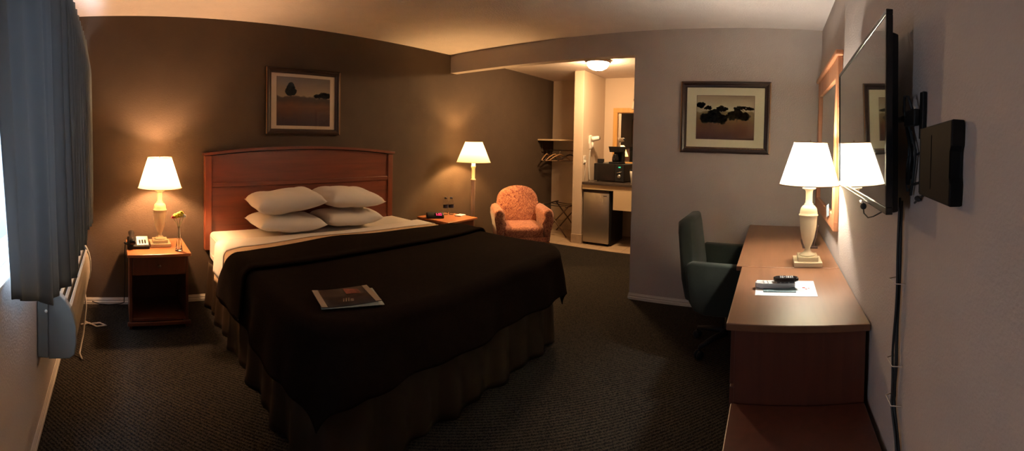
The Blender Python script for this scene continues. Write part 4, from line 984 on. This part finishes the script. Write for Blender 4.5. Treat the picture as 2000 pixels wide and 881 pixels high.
vl = thing('vanity_light', 'bell glass vanity wall light partly hidden by the taupe wall edge', 'light', (RX, 2.46, 2.10))
MB().box((-0.025, -0.45, -0.03), (-0.002, 0.0, 0.03), 0.005).build('backplate', 'bronze', vl)
for i in range(2):
    y = -0.02-0.32*i
    MB().tube([(-0.026, y, 0), (-0.07, y, 0.055), (-0.11, y, 0.05), (-0.12, y, 0.0)], 0.006, 8).lathe([(0, 0.0), (0.028, -0.002), (0.028, -0.03), (0, -0.03)], (-0.12, y, 0), n=16, cap=False).build('arm', 'bronze', vl)
    MB().lathe([(0.026, -0.032), (0.034, -0.05), (0.042, -0.10), (0.058, -0.155)], (-0.12, y, 0), n=24, cap=False).build('glass_bell', 'frosted_glass', vl, mods=[('solid', 0.003, 0)])
hd = thing('hair_dryer', 'white wall mounted hair dryer with coiled cord in the vanity hall', 'hair dryer', (5.87, PYa, 1.44))
MB().prism([(-0.045, 0.085), (0.0, 0.10), (0.045, 0.085), (0.045, -0.02), (0.02, -0.10), (-0.02, -0.10), (-0.045, -0.02)], 'y', -0.035, -0.002, 0.008, 3, smooth=False).build('holder', 'white_plastic', hd)
by = MB().lathe([(0, -0.03), (0.030, -0.03), (0.036, 0.0), (0.032, 0.07), (0.024, 0.085), (0, 0.085)], n=24, M=Matrix.Translation((-0.005, -0.070, 0.045)) @ Matrix.Rotation(PI/2-0.2, 4, 'X') @ Matrix.Rotation(0.3, 4, 'Y'), cap=False).build('barrel', 'white_plastic', hd)
MB().lathe([(0, 0), (0.021, 0), (0.023, 0.006), (0, 0.006)], n=20, M=Matrix.Translation((-0.005, -0.070, 0.045)) @ Matrix.Rotation(PI/2-0.2, 4, 'X') @ Matrix.Rotation(0.3, 4, 'Y') @ Matrix.Translation((0, 0, 0.0855)), cap=False).build('nozzle', 'black_plastic', hd)
MB().tube([(0, -0.05, 0.03), (0.0, -0.052, -0.04), (0, -0.045, -0.10)], [0.018, 0.016, 0.013], 10).build('handle', 'white_plastic', hd)
cp = []
for i in range(260):
    k = i/259; cp.append((-0.01-0.03*math.sin(k*PI)+0.012*math.cos(i*0.75), -0.022+0.010*math.sin(i*0.75), -0.105-0.44*k))
MB().tube(cp, 0.003, 5).build('coiled_cord', 'white_plastic', hd)
sw = thing('wall_outlet', 'cream wall outlet with a plug and thin cord beside the hair dryer', 'outlet', (5.715, PYa, 1.19))
MB().box((-0.037, -0.006, -0.057), (0.037, 0, 0.057), 0.002).build('cover_plate', 'white_plastic', sw)
MB().box((-0.018, -0.010, 0.008), (0.018, -0.0062, 0.045), 0.002).build('socket', 'white_trim', sw)
MB().box((-0.014, -0.03, -0.045), (0.014, -0.0062, -0.015), 0.004).build('plug', 'white_plastic', sw)
MB().tube([(0, -0.025, -0.046), (0.004, -0.022, -0.10), (0.010, -0.008, -0.22), (0.012, -0.006, -0.295)], 0.003, 6).build('plug_cord', 'white_plastic', sw)
